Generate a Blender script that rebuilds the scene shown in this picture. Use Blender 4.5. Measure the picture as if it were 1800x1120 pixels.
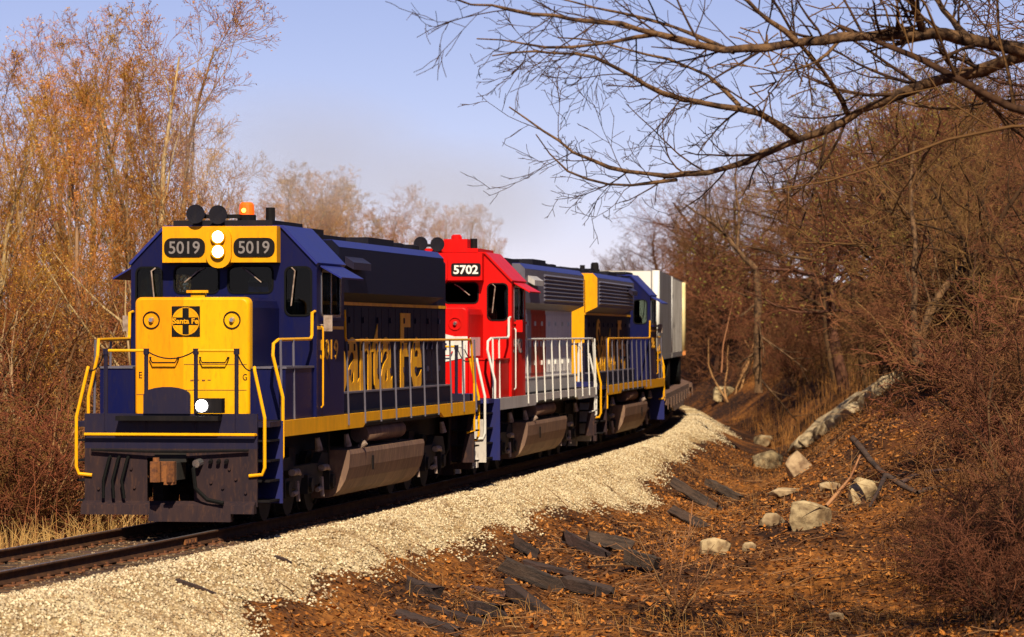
import bpy, bmesh, math, random
import numpy as np
from mathutils import Vector, Matrix
from mathutils.geometry import tessellate_polygon

# ------------------------------------------------------------------ clear
for o in list(bpy.data.objects):
    bpy.data.objects.remove(o)
SC = bpy.context.scene
COL = SC.collection
R = math.radians

# ------------------------------------------------------------------ camera, sky, sun, exposure
FPX, HOR, CAMZ = 6750.0, 588.0, 2.9          # focal length in photo pixels, horizon row, eye height over rail
cam_d = bpy.data.cameras.new('camera')
cam_d.sensor_width = 36.0
cam_d.lens = 36.0 * FPX / 1800.0
cam_d.clip_start, cam_d.clip_end = 0.5, 6000
cam_d.dof.use_dof = True
cam_d.dof.focus_distance = 62.0
cam_d.dof.aperture_fstop = 3.2
cam = bpy.data.objects.new('camera', cam_d)
COL.objects.link(cam)
cam.location = (0, 0, CAMZ)
cam.rotation_euler = (R(90) + (HOR - 560) / FPX, 0, 0)
SC.camera = cam

SUN_EL, SUN_AZ = R(44), R(6)                 # azimuth: degrees to the right of straight behind the camera
S = Vector((math.sin(SUN_AZ) * math.cos(SUN_EL), -math.cos(SUN_AZ) * math.cos(SUN_EL), math.sin(SUN_EL)))
world = bpy.data.worlds.new('World')
SC.world = world
world.use_nodes = True
wn = world.node_tree
bg = wn.nodes['Background']
sky = wn.nodes.new('ShaderNodeTexSky')
sky.sky_type = 'NISHITA'
sky.sun_disc = False
sky.sun_elevation = SUN_EL
sky.sun_rotation = math.pi - SUN_AZ
sky.altitude = 4000
sky.air_density = 1.0
sky.dust_density = 2.0
sky.ozone_density = 3.0
tint = wn.nodes.new('ShaderNodeMix'); tint.data_type = 'RGBA'; tint.blend_type = 'MULTIPLY'; tint.inputs[0].default_value = 1.0
tint.inputs[7].default_value = (1.32, 0.99, 1.07, 1)     # the slide film's lavender cast, over the whole sky alike
wn.links.new(sky.outputs[0], tint.inputs[6])
wn.links.new(tint.outputs[2], bg.inputs[0])
bg.inputs[1].default_value = 0.067
sun_d = bpy.data.lights.new('sun', 'SUN')
sun_d.energy = 5.0
sun_d.angle = R(0.53)
sun_d.color = (1.0, 0.865, 0.64)
sun = bpy.data.objects.new('sun', sun_d)
COL.objects.link(sun)
sun.rotation_euler = S.to_track_quat('Z', 'Y').to_euler()
sun.location = (0, -50, 60)
SC.view_settings.view_transform = 'Standard'
SC.view_settings.look = 'None'
SC.view_settings.exposure = 0.42
SC.view_settings.gamma = 1.0
SC.view_settings.use_curve_mapping = False
SC.cycles.max_bounces = 6
SC.cycles.diffuse_bounces = 1
SC.cycles.glossy_bounces = 2
SC.cycles.transparent_max_bounces = 12
SC.cycles.transmission_bounces = 3
SC.cycles.caustics_reflective = False
SC.cycles.caustics_refractive = False

def px(x, y, d):
    """point seen at photo pixel (x, y), d metres down the camera axis"""
    return Vector(((x - 900) * d / FPX, d, CAMZ - (y - HOR) * d / FPX))

# ------------------------------------------------------------------ materials
MATS = {}
def nodes_of(name):
    m = bpy.data.materials.new(name)
    m.use_nodes = True
    nt = m.node_tree
    b = nt.nodes['Principled BSDF']
    MATS[name] = m
    return m, nt, b

def mat(name, col, rough=0.55, metal=0.0, col2=None, scale=6.0, lo=0.4, hi=0.65, col3=None, scale3=25.0, lo3=0.5, hi3=0.75,
        bump=0.0, bscale=40.0, rnd=0.0, spec=0.5, stretch=None, detail=4.0, amt3=1.0, coat=0.0):
    m, nt, b = nodes_of(name)
    L = nt.links
    tc = nt.nodes.new('ShaderNodeTexCoord')
    src = tc.outputs['Object']
    if stretch:
        mp = nt.nodes.new('ShaderNodeMapping')
        mp.inputs['Scale'].default_value = stretch
        L.new(src, mp.inputs['Vector']); src = mp.outputs['Vector']
    def noisefac(sc, a, c):
        n = nt.nodes.new('ShaderNodeTexNoise'); n.inputs['Scale'].default_value = sc
        n.inputs['Detail'].default_value = detail; n.inputs['Roughness'].default_value = 0.62
        L.new(src, n.inputs['Vector'])
        r = nt.nodes.new('ShaderNodeMapRange'); r.inputs['From Min'].default_value = a; r.inputs['From Max'].default_value = c
        L.new(n.outputs['Fac'], r.inputs['Value'])
        return r.outputs['Result']
    def mix(fac, a, c):
        x = nt.nodes.new('ShaderNodeMix'); x.data_type = 'RGBA'
        if isinstance(fac, float): x.inputs[0].default_value = fac
        else: L.new(fac, x.inputs[0])
        for sock, val in ((x.inputs[6], a), (x.inputs[7], c)):
            if isinstance(val, tuple): sock.default_value = (*val, 1)
            else: L.new(val, sock)
        return x.outputs[2]
    cur = col
    if col2: cur = mix(noisefac(scale, lo, hi), cur, col2)
    if col3:
        f3 = noisefac(scale3, lo3, hi3)
        if amt3 < 1:
            mm = nt.nodes.new('ShaderNodeMath'); mm.operation = 'MULTIPLY'; mm.inputs[1].default_value = amt3
            L.new(f3, mm.inputs[0]); f3 = mm.outputs[0]
        cur = mix(f3, cur, col3)
    if rnd:
        oi = nt.nodes.new('ShaderNodeObjectInfo')
        hs = nt.nodes.new('ShaderNodeHueSaturation')
        r = nt.nodes.new('ShaderNodeMapRange'); r.inputs['To Min'].default_value = 1 - rnd; r.inputs['To Max'].default_value = 1 + rnd
        L.new(oi.outputs['Random'], r.inputs['Value']); L.new(r.outputs['Result'], hs.inputs['Value'])
        r2 = nt.nodes.new('ShaderNodeMapRange'); r2.inputs['To Min'].default_value = 0.5 - rnd * .05; r2.inputs['To Max'].default_value = 0.5 + rnd * .05
        mul = nt.nodes.new('ShaderNodeMath'); mul.operation = 'FRACT'
        m7 = nt.nodes.new('ShaderNodeMath'); m7.operation = 'MULTIPLY'; m7.inputs[1].default_value = 7.31
        L.new(oi.outputs['Random'], m7.inputs[0]); L.new(m7.outputs[0], mul.inputs[0]); L.new(mul.outputs[0], r2.inputs['Value'])
        L.new(r2.outputs['Result'], hs.inputs['Hue'])
        if isinstance(cur, tuple): hs.inputs['Color'].default_value = (*cur, 1)
        else: L.new(cur, hs.inputs['Color'])
        cur = hs.outputs['Color']
    if isinstance(cur, tuple): b.inputs['Base Color'].default_value = (*cur, 1)
    else: L.new(cur, b.inputs['Base Color'])
    b.inputs['Roughness'].default_value = rough
    b.inputs['Metallic'].default_value = metal
    b.inputs['Specular IOR Level'].default_value = spec
    if coat: b.inputs['Coat Weight'].default_value = coat; b.inputs['Coat Roughness'].default_value = 0.25
    if bump:
        n = nt.nodes.new('ShaderNodeTexNoise'); n.inputs['Scale'].default_value = bscale; n.inputs['Detail'].default_value = 5
        L.new(src, n.inputs['Vector'])
        bp = nt.nodes.new('ShaderNodeBump'); bp.inputs['Strength'].default_value = bump; bp.inputs['Distance'].default_value = 0.05
        L.new(n.outputs['Fac'], bp.inputs['Height']); L.new(bp.outputs['Normal'], b.inputs['Normal'])
    return m

def emit(name, col, strength):
    m, nt, b = nodes_of(name)
    b.inputs['Base Color'].default_value = (*col, 1)
    b.inputs['Emission Color'].default_value = (*col, 1)
    b.inputs['Emission Strength'].default_value = strength
    return m

def paint(name, col, dirt=(0.07, 0.05, 0.04), d=0.45, rough=0.42, spec=0.16):
    """weathered enamel: streaky grime plus a little dust"""
    c2 = tuple(c * 0.72 + k * 0.28 for c, k in zip(col, dirt))
    return mat(name, col, rough=rough, col2=c2, scale=1.6, lo=0.35, hi=0.7, col3=dirt, scale3=7.0, lo3=0.52, hi3=0.86, amt3=d,
               stretch=(3, 3, 0.7), bump=0.02, bscale=9, spec=spec)

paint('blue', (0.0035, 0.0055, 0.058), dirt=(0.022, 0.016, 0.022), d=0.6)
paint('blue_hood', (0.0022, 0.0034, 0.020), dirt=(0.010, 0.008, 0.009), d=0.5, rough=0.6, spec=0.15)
paint('blue_roof', (0.020, 0.028, 0.20), dirt=(0.04, 0.04, 0.10), d=0.5)  # lighter copy of the blue, skylight on upward faces painted in
paint('dark_roof', (0.010, 0.010, 0.018), dirt=(0.03, 0.024, 0.022), d=0.5, rough=0.8, spec=0.12)
paint('yellow', (0.86, 0.38, 0.003), dirt=(0.30, 0.12, 0.015), d=0.55)
paint('yellow_sill', (0.88, 0.40, 0.006), dirt=(0.3, 0.13, 0.02), d=0.4)
paint('yellow_pipe', (0.90, 0.43, 0.003), dirt=(0.4, 0.16, 0.02), d=0.3)
paint('red', (0.66, 0.004, 0.003), dirt=(0.25, 0.015, 0.01), d=0.3)
paint('white_paint', (0.74, 0.72, 0.68), dirt=(0.35, 0.27, 0.2), d=0.5)
paint('grey_paint', (0.46, 0.43, 0.42), dirt=(0.12, 0.09, 0.08), d=0.5)
paint('post_grey', (0.13, 0.12, 0.16), dirt=(0.06, 0.05, 0.05), d=0.5)
paint('post_blue', (0.014, 0.013, 0.036), dirt=(0.045, 0.028, 0.025), d=0.6)
paint('pilot_black', (0.022, 0.015, 0.021), dirt=(0.095, 0.045, 0.028), d=0.95, rough=0.8, spec=0.12)
paint('pilot_white', (0.55, 0.5, 0.46), dirt=(0.14, 0.1, 0.08), d=0.9, rough=0.75)
paint('step_blue', (0.018, 0.022, 0.12), dirt=(0.04, 0.03, 0.04), d=0.55)
paint('black', (0.006, 0.0055, 0.007), dirt=(0.03, 0.022, 0.02), d=0.4, rough=0.7, spec=0.12)
mat('truck_black', (0.009, 0.008, 0.008), rough=0.9, col2=(0.022, 0.015, 0.012), scale=4)
mat('tank', (0.20, 0.115, 0.078), rough=0.65, col2=(0.10, 0.058, 0.044), scale=1.1, lo=0.35, hi=0.7, col3=(0.40, 0.25, 0.14), scale3=5,
    lo3=0.5, hi3=0.8, amt3=0.7, stretch=(1, 2.2, 0.5), spec=0.3)
mat('steel_light', (0.36, 0.27, 0.22), rough=0.7, col2=(0.16, 0.10, 0.07), scale=9)
mat('rust', (0.24, 0.085, 0.022), rough=0.9, col2=(0.11, 0.04, 0.018), scale=14, bump=0.2)
mat('rail_side', (0.045, 0.021, 0.012), rough=0.85, spec=.15, col2=(0.085, 0.038, 0.017), scale=5)
mat('rail_top', (0.22, 0.21, 0.22), rough=0.4, metal=0.7)
mat('tie_wood', (0.085, 0.044, 0.026), rough=0.95, col2=(0.028, 0.017, 0.013), scale=4, col3=(0.22, 0.12, 0.06), scale3=22, lo3=.55, hi3=.8, bump=0.5,
    bscale=30, stretch=(0.6, 4, 4), rnd=0.35)
mat('old_timber', (0.065, 0.036, 0.028), rough=0.95, col2=(0.018, 0.012, 0.012), scale=3, col3=(0.15, 0.10, 0.09), scale3=18, lo3=.55, hi3=.85, bump=0.6,
    bscale=25, stretch=(0.5, 5, 5), rnd=0.4)
mat('rubber', (0.006, 0.006, 0.006), rough=0.7, spec=0.1)
mat('chrome', (0.6, 0.6, 0.62), rough=0.25, metal=0.9)
mat('digit', (0.20, 0.175, 0.17), rough=0.6)
mat('digit_white', (0.85, 0.83, 0.75), rough=0.5)
mat('letter', (0.95, 0.45, 0.006), rough=0.4, col2=(0.7, 0.3, 0.02), scale=3, stretch=(1, 1, 0.5))
emit('lamp', (1.0, 0.93, 0.75), 9.0)
emit('ditch_lamp', (1.0, 0.99, 0.96), 6.0)
emit('amber', (1.0, 0.12, 0.0), 0.35)
emit('amber_bulb', (1.0, 0.5, 0.05), 4.0)
mat('card_blue', (0.03, 0.06, 0.5), rough=0.6)
mat('paper', (0.85, 0.85, 0.82), rough=0.8)
mat('interior', (0.012, 0.014, 0.013), rough=0.9)
mat('trailer_white', (0.78, 0.77, 0.73), rough=0.5, col2=(0.66, 0.63, 0.57), scale=2, stretch=(1, 1, .3))
mat('trailer_grey', (0.24, 0.22, 0.21), rough=0.6, col2=(0.16, 0.14, 0.13), scale=2, stretch=(1, 1, .3))  # grey puts the shade on the pale trailers' sides into the colour
mat('trailer_cream', (0.80, 0.68, 0.36), rough=0.55, col2=(0.7, 0.52, 0.22), scale=2)
mat('trailer_orange', (0.62, 0.2, 0.03), rough=0.6, col2=(0.5, 0.18, .05), scale=3)
mat('flat_brown', (0.10, 0.05, 0.035), rough=0.8, col2=(0.16, 0.09, 0.06), scale=3)

# window glass: dark-tinted panes (and clear ones at the cab rear) with a faint mirror reflection
def glass(name, tint):
    m, nt, b = nodes_of(name)
    nt.nodes.remove(b)
    tr = nt.nodes.new('ShaderNodeBsdfTransparent'); tr.inputs[0].default_value = (*tint, 1)
    gl = nt.nodes.new('ShaderNodeBsdfGlossy'); gl.inputs['Roughness'].default_value = 0.03
    mx = nt.nodes.new('ShaderNodeMixShader'); mx.inputs[0].default_value = 0.016
    nt.links.new(tr.outputs[0], mx.inputs[1]); nt.links.new(gl.outputs[0], mx.inputs[2])
    nt.links.new(mx.outputs[0], nt.nodes['Material Output'].inputs[0])
glass('glass', (0.36, 0.40, 0.38))
glass('glass_clear', (0.85, 0.88, 0.86))

# yellow nose: the left part is coloured a deeper orange
def two_tone(name, a, bcol, edge):
    m = paint(name, a, dirt=(0.40, 0.15, 0.008), d=0.5)
    nt = m.node_tree; b = nt.nodes['Principled BSDF']
    src = b.inputs['Base Color'].links[0].from_socket
    tc = nt.nodes.new('ShaderNodeTexCoord'); sp = nt.nodes.new('ShaderNodeSeparateXYZ')
    nt.links.new(tc.outputs['Object'], sp.inputs[0])
    lt = nt.nodes.new('ShaderNodeMath'); lt.operation = 'LESS_THAN'; lt.inputs[1].default_value = edge
    nt.links.new(sp.outputs[0], lt.inputs[0])
    mx = nt.nodes.new('ShaderNodeMix'); mx.data_type = 'RGBA'; mx.blend_type = 'MULTIPLY'
    nt.links.new(lt.outputs[0], mx.inputs[0]); nt.links.new(src, mx.inputs[6]); mx.inputs[7].default_value = (*bcol, 1)
    nt.links.new(mx.outputs[2], b.inputs['Base Color'])
two_tone('yellow_nose', (0.90, 0.445, 0.003), (0.96, 0.74, 0.8), -0.13)

# striped hood of the second engine (paint changes along its length)
def banded(name, stops):
    m = paint(name, (0.5, 0.5, 0.5), dirt=(0.3, 0.25, 0.22), d=0.45)
    nt = m.node_tree; b = nt.nodes['Principled BSDF']
    src = b.inputs['Base Color'].links[0].from_socket
    tc = nt.nodes.new('ShaderNodeTexCoord'); sp = nt.nodes.new('ShaderNodeSeparateXYZ')
    nt.links.new(tc.outputs['Object'], sp.inputs[0])
    dv = nt.nodes.new('ShaderNodeMath'); dv.operation = 'DIVIDE'; dv.inputs[1].default_value = 20.0
    nt.links.new(sp.outputs[1], dv.inputs[0])
    cr = nt.nodes.new('ShaderNodeValToRGB'); cr.color_ramp.interpolation = 'CONSTANT'
    el = cr.color_ramp.elements
    el[0].position = 0; el[0].color = (*stops[0][1], 1)
    el[1].position = stops[1][0] / 20; el[1].color = (*stops[1][1], 1)
    for p, c in stops[2:]:
        e = el.new(p / 20); e.color = (*c, 1)
    nt.links.new(dv.outputs[0], cr.inputs[0])
    mx = nt.nodes.new('ShaderNodeMix'); mx.data_type = 'RGBA'; mx.blend_type = 'MULTIPLY'; mx.inputs[0].default_value = 1
    nt.links.new(src, mx.inputs[6]); nt.links.new(cr.outputs[0], mx.inputs[7])
    g = nt.nodes.new('ShaderNodeVectorMath'); g.operation = 'SCALE'; g.inputs['Scale'].default_value = 1.9
    nt.links.new(mx.outputs[2], g.inputs[0]); nt.links.new(g.outputs[0], b.inputs['Base Color'])
banded('hood_bands', [(0, (0.16, 0.14, 0.22)), (8.0, (0.92, 0.89, 0.90)), (9.9, (0.32, 0.28, 0.30)), (10.6, (0.50, 0.03, 0.014)), (13.2, (0.86, 0.82, 0.80))])

# ------------------------------------------------------------------ mesh builder
class MB:
    def __init__(s): s.v = []; s.f = []
    def add(s, verts, faces):
        k = len(s.v); s.v += [tuple(p) for p in verts]; s.f += [tuple(i + k for i in f) for f in faces]; return s
    def box(s, x0, x1, y0, y1, z0, z1):
        return s.add([(x0, y0, z0), (x1, y0, z0), (x1, y1, z0), (x0, y1, z0), (x0, y0, z1), (x1, y0, z1), (x1, y1, z1), (x0, y1, z1)],
                     [(3, 2, 1, 0), (4, 5, 6, 7), (0, 1, 5, 4), (1, 2, 6, 5), (2, 3, 7, 6), (3, 0, 4, 7)])
    def prism(s, poly, a0, a1, axis):
        """poly of (p, q); axis 'x' -> (a, p, q), 'y' -> (p, a, q), 'z' -> (p, q, a)"""
        fn = {'x': lambda p, a: (a, p[0], p[1]), 'y': lambda p, a: (p[0], a, p[1]), 'z': lambda p, a: (p[0], p[1], a)}[axis]
        n = len(poly)
        vs = [fn(p, a0) for p in poly] + [fn(p, a1) for p in poly]
        fs = [tuple(range(n - 1, -1, -1)), tuple(range(n, 2 * n))] + [(i, (i + 1) % n, n + (i + 1) % n, n + i) for i in range(n)]
        return s.add(vs, fs)
    def wall(s, outline, holes, a0, a1, axis):
        fn = {'x': lambda p, a: (a, p[0], p[1]), 'y': lambda p, a: (p[0], a, p[1])}[axis]
        loops = [outline] + holes
        tri = tessellate_polygon([[Vector((p[0], p[1], 0)) for p in lp] for lp in loops])
        flat = [p for lp in loops for p in lp]
        s.add([fn(p, a0) for p in flat], [tuple(t) for t in tri])
        s.add([fn(p, a1) for p in flat], [tuple(reversed(t)) for t in tri])
        for lp in loops:
            n = len(lp)
            s.add([fn(p, a0) for p in lp] + [fn(p, a1) for p in lp], [(i, (i + 1) % n, n + (i + 1) % n, n + i) for i in range(n)])
        return s
    def ring(s, outer, inner, a0, a1, axis):
        return s.wall(outer, [inner], a0, a1, axis)
    def tube(s, pts, r, n=8, cap=True):
        pts = [Vector(p) for p in pts]; rs = r if isinstance(r, (list, tuple)) else [r] * len(pts)
        base = len(s.v); prev = None
        for i, p in enumerate(pts):
            t = (pts[min(i + 1, len(pts) - 1)] - pts[max(i - 1, 0)]).normalized()
            if prev is None: a = t.orthogonal().normalized()
            else:
                a = prev - t * prev.dot(t)
                a = a.normalized() if a.length > 1e-6 else t.orthogonal().normalized()
            prev = a; b2 = t.cross(a)
            for k in range(n):
                w = 2 * math.pi * k / n
                s.v.append(tuple(p + (a * math.cos(w) + b2 * math.sin(w)) * rs[i]))
        for i in range(len(pts) - 1):
            for k in range(n):
                a0 = base + i * n + k; a1 = base + i * n + (k + 1) % n
                s.f.append((a0, a1, a1 + n, a0 + n))
        if cap:
            s.f.append(tuple(base + k for k in range(n - 1, -1, -1)))
            e = base + (len(pts) - 1) * n
            s.f.append(tuple(e + k for k in range(n)))
        return s
    def cyl(s, p0, p1, r, n=14, r1=None): return s.tube([p0, p1], [r, r if r1 is None else r1], n)
    def obj(s, name, mt, parent=None, smooth=False):
        me = bpy.data.meshes.new(name)
        me.from_pydata(s.v, [], s.f)
        me.materials.append(MATS[mt] if isinstance(mt, str) else mt)
        if smooth:
            me.polygons.foreach_set('use_smooth', [len(p.vertices) == 4 for p in me.polygons])
        me.update()
        o = bpy.data.objects.new(name, me); COL.objects.link(o)
        if parent is not None: o.parent = parent
        return o

def rrect(cx, cz, w, h, r, n=4):
    pts = []
    for sx, sz, a0 in ((1, 1, 0), (-1, 1, 90), (-1, -1, 180), (1, -1, 270)):
        for k in range(n + 1):
            a = R(a0 + 90 * k / n)
            pts.append((cx + sx * (w / 2 - r) + r * math.cos(a), cz + sz * (h / 2 - r) + r * math.sin(a)))
    return pts
def circ(cx, cz, r, n=20): return [(cx + r * math.cos(2 * math.pi * k / n), cz + r * math.sin(2 * math.pi * k / n)) for k in range(n)]

def thing(name, label, cat, loc=(0, 0, 0), rz=0.0, group=None, kind=None):
    o = bpy.data.objects.new(name, None); o.empty_display_size = 0.5
    COL.objects.link(o); o.location = loc; o.rotation_euler = (0, 0, rz)
    return tag(o, label, cat, group, kind)
def tag(o, label=None, cat=None, group=None, kind=None):
    if label: o['label'] = label
    if cat: o['category'] = cat
    if group: o['group'] = group
    if kind: o['kind'] = kind
    return o

def text(body, name, mt, parent, box, plane, at, bold=0.0, depth=0.008):
    """writing fitted into box = (centre, mid height, width, height); plane 'front' (reads along +x), 'right' (+y), 'left' (-y)"""
    c = bpy.data.curves.new(name, 'FONT'); c.body = body; c.size = 1; c.offset = bold; c.resolution_u = 3
    tmp = bpy.data.objects.new(name, c); COL.objects.link(tmp)
    dg = bpy.context.evaluated_depsgraph_get()
    me = bpy.data.meshes.new_from_object(tmp.evaluated_get(dg))
    bpy.data.objects.remove(tmp)
    co = np.empty(len(me.vertices) * 3); me.vertices.foreach_get('co', co); co = co.reshape(-1, 3)
    lo, hi = co.min(0), co.max(0)
    a = (co[:, 0] - (lo[0] + hi[0]) / 2) / (hi[0] - lo[0]) * box[2]
    h = (co[:, 1] - (lo[1] + hi[1]) / 2) / (hi[1] - lo[1]) * box[3] + box[1]
    tris = [tuple(p.vertices) for p in me.polygons]
    bpy.data.meshes.remove(me)
    out = MB()
    if plane == 'front': f = lambda t: [(x + box[0], at + t, z) for x, z in zip(a, h)]
    elif plane == 'right': f = lambda t: [(at - t, y + box[0], z) for y, z in zip(a, h)]
    else: f = lambda t: [(at + t, -y + box[0], z) for y, z in zip(a, h)]
    out.add(f(0), tris); 
    # rim so that the characters are raised plates, not films
    from collections import Counter
    ed = Counter()
    for t in tris:
        for i in range(len(t)):
            ed[tuple(sorted((t[i], t[(i + 1) % len(t)])))] += 1
    n = len(a)
    k = len(out.v); out.v += [tuple(p) for p in f(depth)]
    for (i, j), c2 in ed.items():
        if c2 == 1: out.f.append((i, j, j + k, i + k))
    return out.obj(name, mt, parent)

# ------------------------------------------------------------------ the line of the track
_hs = [-160, -60, -10, 0, 10, 20, 30, 49, 58, 64, 75, 90, 102, 130, 170, 240, 400]
_hd = [15, 13.2, 11.0, 10.1, 8.9, 8.3, 7.9, 7.3, 5.8, 4.6, 4.1, 3.4, 0.8, -8, -20, -36, -60]
PS = np.arange(-160, 400.01, 0.25)
PH = np.radians(np.interp(PS, _hs, _hd))
PX = np.concatenate([[0], np.cumsum((np.sin(PH[1:]) + np.sin(PH[:-1])) * 0.125)])
PD = np.concatenate([[0], np.cumsum((np.cos(PH[1:]) + np.cos(PH[:-1])) * 0.125)])
_k = int(np.argmin(abs(PS)))
PX = PX - PX[_k] - 5.135
PD = PD - PD[_k] + 57.2
def path(s):
    return np.interp(s, PS, PX), np.interp(s, PS, PD), np.interp(s, PS, PH)
def along(s, l):
    x, d, h = path(s)
    return x + l * np.cos(h), d - l * np.sin(h)
def track_coords(X, Y):
    """nearest (s, l) of world points"""
    X = np.asarray(X, float).ravel(); Y = np.asarray(Y, float).ravel()
    s = np.empty_like(X); l = np.empty_like(X)
    cs, cx, cd, ch = PS[::4], PX[::4], PD[::4], PH[::4]
    for a in range(0, len(X), 4000):
        x = X[a:a + 4000, None]; y = Y[a:a + 4000, None]
        i = np.argmin((x - cx) ** 2 + (y - cd) ** 2, axis=1)
        dx = X[a:a + 4000] - cx[i]; dy = Y[a:a + 4000] - cd[i]
        t = dx * np.sin(ch[i]) + dy * np.cos(ch[i])
        s[a:a + 4000] = cs[i] + np.clip(t, -3, 3)
        l[a:a + 4000] = dx * np.cos(ch[i]) - dy * np.sin(ch[i])
    return s, l

_rn = np.random.RandomState(5)
_W = [(_rn.uniform(-1, 1, 2) * f, _rn.uniform(0, 6.28), a) for f, a in
      [(0.25, 1), (0.35, .9), (0.5, .7), (0.8, .5), (1.2, .4), (1.7, .35), (2.6, .22), (3.7, .16), (5.0, .12), (7.5, .09), (9.0, .08)] for _ in range(2)]
def lump(x, y):
    z = 0
    for k, p, a in _W: z = z + a * np.sin(k[0] * x + k[1] * y + p)
    return z / 3.0
def sstep(a, b, x):
    t = np.clip((x - a) / (b - a), 0, 1); return t * t * (3 - 2 * t)

def tz_sl(s, l, X, Y):
    near = np.interp(l, [0, 1.75, 1.95, 3.4, 4.6, 8.5, 12, 14, 17, 30, 200, 900], [-.24, -.24, -.28, -1.02, -1.35, -1.3, -1.0, -.45, 1.1, 2.5, 4, 3])
    far = np.interp(l, [0, 1.75, 1.95, 3.4, 4.6, 5.6, 8, 12, 18, 30, 60, 200, 900], [-.24, -.24, -.28, -1.02, -1.3, -.95, 1.1, 3.6, 5.0, 5.6, 5.0, 4, 3])
    g = sstep(0, 46, s)
    right = near * (1 - g) + far * g
    left = np.interp(-l, [0, 1.75, 1.95, 3.2, 5, 12, 30, 80, 200, 900], [-.24, -.24, -.28, -.95, -1.3, -1.5, -1.3, -1.0, 0, 2])
    z = np.where(l > 0, right, left)
    amp = sstep(2.2, 6, abs(l)) * 0.24 + sstep(8, 30, abs(l)) * 0.3 + sstep(60, 400, abs(l)) * .3
    return z + amp * lump(X, Y) + sstep(2.4, 3.2, abs(l)) * 0.05 * lump(X * 3.1 + 7, Y * 3.1)
def tz(X, Y):
    X = np.atleast_1d(np.asarray(X, float)).ravel(); Y = np.atleast_1d(np.asarray(Y, float)).ravel()
    s, l = track_coords(X, Y)
    return tz_sl(s, l, X, Y)
def ground_at(s, l):
    x, y = along(s, l)
    return Vector((float(x), float(y), float(tz(x, y)[0])))

def np_mesh(name, verts, faces, mt, parent=None, smooth=False, mi=None):
    """verts (n,3), faces (m,k) arrays of one face size"""
    me = bpy.data.meshes.new(name)
    verts = np.asarray(verts, np.float32); faces = np.asarray(faces, np.int32)
    m, k = faces.shape
    me.vertices.add(len(verts)); me.vertices.foreach_set('co', verts.ravel())
    me.loops.add(m * k); me.loops.foreach_set('vertex_index', faces.ravel())
    me.polygons.add(m); me.polygons.foreach_set('loop_start', np.arange(0, m * k, k, dtype=np.int32))
    for x in (mt if isinstance(mt, (list, tuple)) else [mt]): me.materials.append(MATS[x])
    if smooth: me.polygons.foreach_set('use_smooth', np.ones(m, bool))
    if mi is not None: me.polygons.foreach_set('material_index', np.asarray(mi, np.int32))
    me.update(calc_edges=True)
    o = bpy.data.objects.new(name, me); COL.objects.link(o)
    if parent is not None: o.parent = parent
    return o

def grid_faces(nx, ny):
    i = np.arange(ny - 1)[:, None] * nx + np.arange(nx - 1)[None, :]
    i = i.ravel()
    return np.stack([i, i + 1, i + nx + 1, i + nx], 1)

# ---- ground
def litter_mat(name, cols, scale):
    m, nt, b = nodes_of(name); L = nt.links
    tc = nt.nodes.new('ShaderNodeTexCoord')
    vo = nt.nodes.new('ShaderNodeTexVoronoi'); vo.inputs['Scale'].default_value = scale
    mp = nt.nodes.new('ShaderNodeMapping'); mp.inputs['Scale'].default_value = (1, 0.45, 1)
    L.new(tc.outputs['Object'], mp.inputs[0]); L.new(mp.outputs[0], vo.inputs['Vector'])
    cr = nt.nodes.new('ShaderNodeValToRGB'); cr.color_ramp.interpolation = 'LINEAR'
    el = cr.color_ramp.elements
    el[0].position = 0.0; el[0].color = (*cols[0], 1); el[1].position = 1.0; el[1].color = (*cols[-1], 1)
    for i, c in enumerate(cols[1:-1]):
        e = el.new((i + 1) / (len(cols) - 1)); e.color = (*c, 1)
    sp = nt.nodes.new('ShaderNodeSeparateXYZ'); L.new(vo.outputs['Color'], sp.inputs[0])
    n1 = nt.nodes.new('ShaderNodeTexNoise'); n1.inputs['Scale'].default_value = 0.55; n1.inputs['Detail'].default_value = 6
    L.new(mp.outputs[0], n1.inputs['Vector'])
    ad = nt.nodes.new('ShaderNodeMath'); ad.operation = 'MULTIPLY_ADD'; ad.inputs[1].default_value = 0.55
    mr = nt.nodes.new('ShaderNodeMapRange'); mr.inputs['From Min'].default_value = 0.40; mr.inputs['From Max'].default_value = 0.66; mr.inputs['To Min'].default_value = -0.28; mr.inputs['To Max'].default_value = 0.5
    L.new(n1.outputs['Fac'], mr.inputs['Value']); L.new(sp.outputs[0], ad.inputs[0]); L.new(mr.outputs[0], ad.inputs[2])
    L.new(ad.outputs[0], cr.inputs[0]); L.new(cr.outputs[0], b.inputs['Base Color'])
    b.inputs['Roughness'].default_value = 0.95; b.inputs['Specular IOR Level'].default_value = 0.15
    bp = nt.nodes.new('ShaderNodeBump'); bp.inputs['Strength'].default_value = 0.7; bp.inputs['Distance'].default_value = 0.05
    L.new(vo.outputs['Distance'], bp.inputs['Height']); L.new(bp.outputs[0], b.inputs['Normal'])
litter_mat('litter_ground', [(0.028, 0.012, 0.007), (0.095, 0.036, 0.011), (0.20, 0.070, 0.014), (0.34, 0.135, 0.03)], 14)
litter_mat('ballast_bed', [(0.32, 0.21, 0.10), (0.50, 0.37, 0.20), (0.63, 0.50, 0.30), (0.72, 0.60, 0.38)], 16)

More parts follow.
